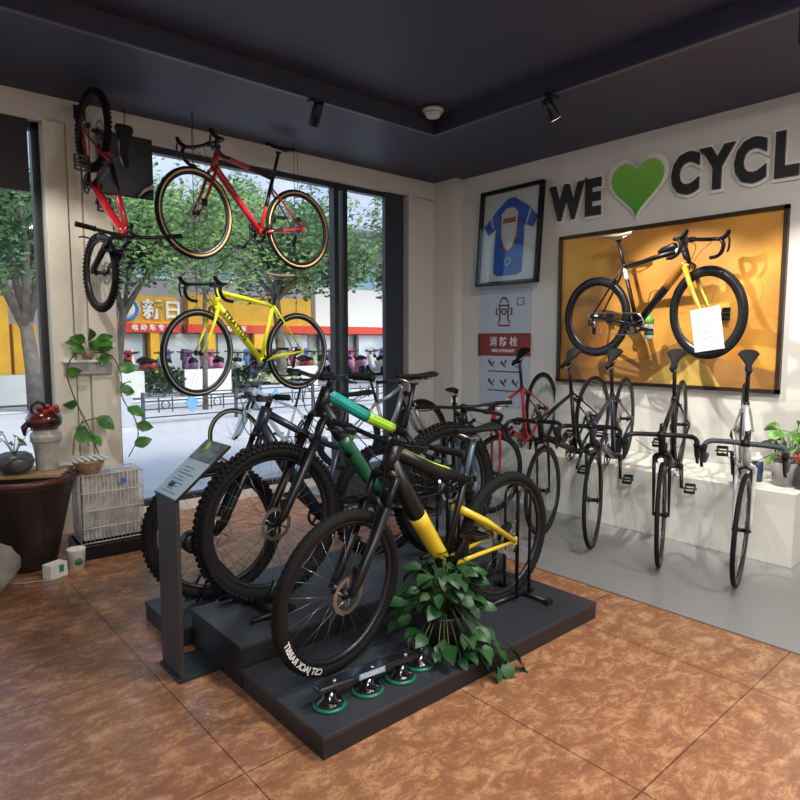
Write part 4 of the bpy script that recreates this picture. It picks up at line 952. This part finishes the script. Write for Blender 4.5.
ords='leftmost,second from the left,third from the left,fourth from the left,fifth from the left,sixth from the left,seventh from the left,eighth from the left,ninth from the left,tenth from the left,eleventh from the left,twelfth from the left,thirteenth from the left,fourteenth from the left,last at the right'.split(',')
lbls=[o_+' of the rear row' for o_ in ords]
for i in range(15): scooter(i,6.95+.86*i,23.3-.14*i+r2.uniform(-.12,.12),R(r2.uniform(50,100)))
lbls=[o_+' of the nearer row' for o_ in ords]; cols=cols[3:]+cols[:3]
for i in range(15): scooter(i,6.5+.80*i,21.6-.14*i+r2.uniform(-.12,.12),R(r2.uniform(60,115)))
# trees
barkm=mat('bark',(.10,.085,.075),.9,noise=((.17,.15,.13),6,5),bump=(12,.8)); 
fol=[mat('foliage_green',(.025,.085,.02),.6,noise=((.085,.19,.045),1.2,5)),mat('foliage_light',(.06,.15,.03),.6,noise=((.17,.29,.075),1.3,5)),mat('foliage_deep',(.02,.07,.025),.6,noise=((.07,.17,.06),1.4,5))]
def tree(x,y,top_,cr,cz,vs_,tr_,label,fm,seed,n=2600,sz=.2):
    r=empty('street_tree',label,'tree',(x,y,0),'street trees outside'); q=random.Random(seed); t=MB()
    ln=q.uniform(-.25,.25); top=V((ln,0,top_)); t.tube([(0,0,0),(ln*.3,0,top_*.45),tuple(top)],[tr_*1.25,tr_,tr_*.8],10)
    for i in range(7):
        an=2*PI*i/7+q.uniform(-.3,.3); e=V((ln+math.cos(an)*cr*.7,math.sin(an)*cr*.5,cz+q.uniform(-.3,.5)*vs_)); m_=lerp(top,e,.5)+V((q.uniform(-.15,.15),0,.15))
        t.tube([top-V((0,0,q.uniform(0,.3))),m_,e],[tr_*.6,tr_*.38,tr_*.12],7)
    t.build('trunk',barkm,r)
    f_=MB(); cc=[V((ln,0,cz))]+[V((q.uniform(-1,1)*cr*.8,q.uniform(-1,1)*cr*.6,cz+q.uniform(-.8,.8)*vs_)) for _ in range(26)]
    for i in range(n):
        c=q.choice(cc); u_=V((q.gauss(0,1),q.gauss(0,1),q.gauss(0,.8))).normalized()*.85*q.uniform(.3,1)**.5
        p=c+u_; a1=V((q.uniform(-1,1),q.uniform(-1,1),q.uniform(-.6,.6))).normalized(); a2=a1.orthogonal().normalized(); s_=sz*q.uniform(.6,1.3)
        f_.add([p-a1*s_*.5,p+a2*s_*.28,p+a1*s_*.5,p-a2*s_*.28],[(0,1,2,3)],False)
    f_.build('foliage',fm,r)
tree(9.6,16.2,2.7,3.0,4.2,1.2,.14,'dark trunked street tree behind the rear wheels of the hung bikes',fol[0],1,9000,.19)
tree(5.9,19.2,2.4,2.5,4.3,1.3,.11,'street tree left of the hung bikes whose crown overlaps the shop letters',fol[0],2,8000,.19)
tree(14.8,16.2,2.5,3.0,4.3,1.6,.13,'light green street tree seen right of the mullion',fol[1],3,8000,.19)
tree(2.95,15.0,1.9,2.3,4.0,1.5,.15,'forked street tree seen through the left window',fol[2],4,9500,.15)
tree(5.6,12.6,2.6,1.5,3.6,.8,.05,'slim light green tree behind the red front wheel',fol[1],5,4000,.13)
tree(-1.9,19,2.5,2.8,4.6,1.6,.16,'bushy tree at the far left of the street',fol[0],8,3000,.2)
# hanging dark panels at the windows
bx('window_blind',(.25,YW+.03,2.75),(1.6,.03,.5),mat('blind_dark',(.022,.024,.028),.6),label='dark blind drawn down over the top of the left window',cat='blind')
r=empty('hanging_board','black board with a pale curved mark hung in the window behind the vertical bike','board',(1.68,YW-.10,2.765))
bevel(MB().box((0,0,0),(.40,.02,.46)).build('panel',blk,r),.015,3)
MB().tube([(.08,-.011,-.22),(.13,-.011,-.16),(.20,-.011,-.12)],[.004,.012,.02],6,flat=.2,up=(1,0,0)).build('curved_mark',whs,r)
MB().tube([(0,0,.25),(0,0,WH-2.765)],.004,5).build('cord',gm_,r)

# ================================================================== WORLD AND CAMERA
wd=bpy.data.worlds.new('sky'); sc.world=wd; wd.use_nodes=True; N=wd.node_tree.nodes; L=wd.node_tree.links; bg=N['Background']
sk=N.new('ShaderNodeTexSky'); sk.sky_type='NISHITA'; sk.sun_disc=False; sk.sun_elevation=R(48); sk.sun_rotation=R(150); sk.dust_density=3; sk.air_density=1.2
L.new(sk.outputs[0],bg.inputs['Color']); bg.inputs['Strength'].default_value=.26
s=bpy.data.lights.new('sun','SUN'); s.energy=1.2; s.angle=R(12); s.color=(1,.96,.9); o=bpy.data.objects.new('sun',s); col.objects.link(o); o.rotation_euler=(R(38),0,R(25))
cam=bpy.data.cameras.new('camera'); cam.lens=28.35; cam.sensor_width=36; cam.clip_start=.05; cam.clip_end=300
co=bpy.data.objects.new('camera',cam); col.objects.link(co); co.location=(0,0,1.45); co.rotation_euler=(R(90-5.42),0,R(-41.2)); sc.camera=co
sc.view_settings.view_transform='Standard'; sc.view_settings.look='None'; sc.view_settings.exposure=.55; sc.view_settings.gamma=1
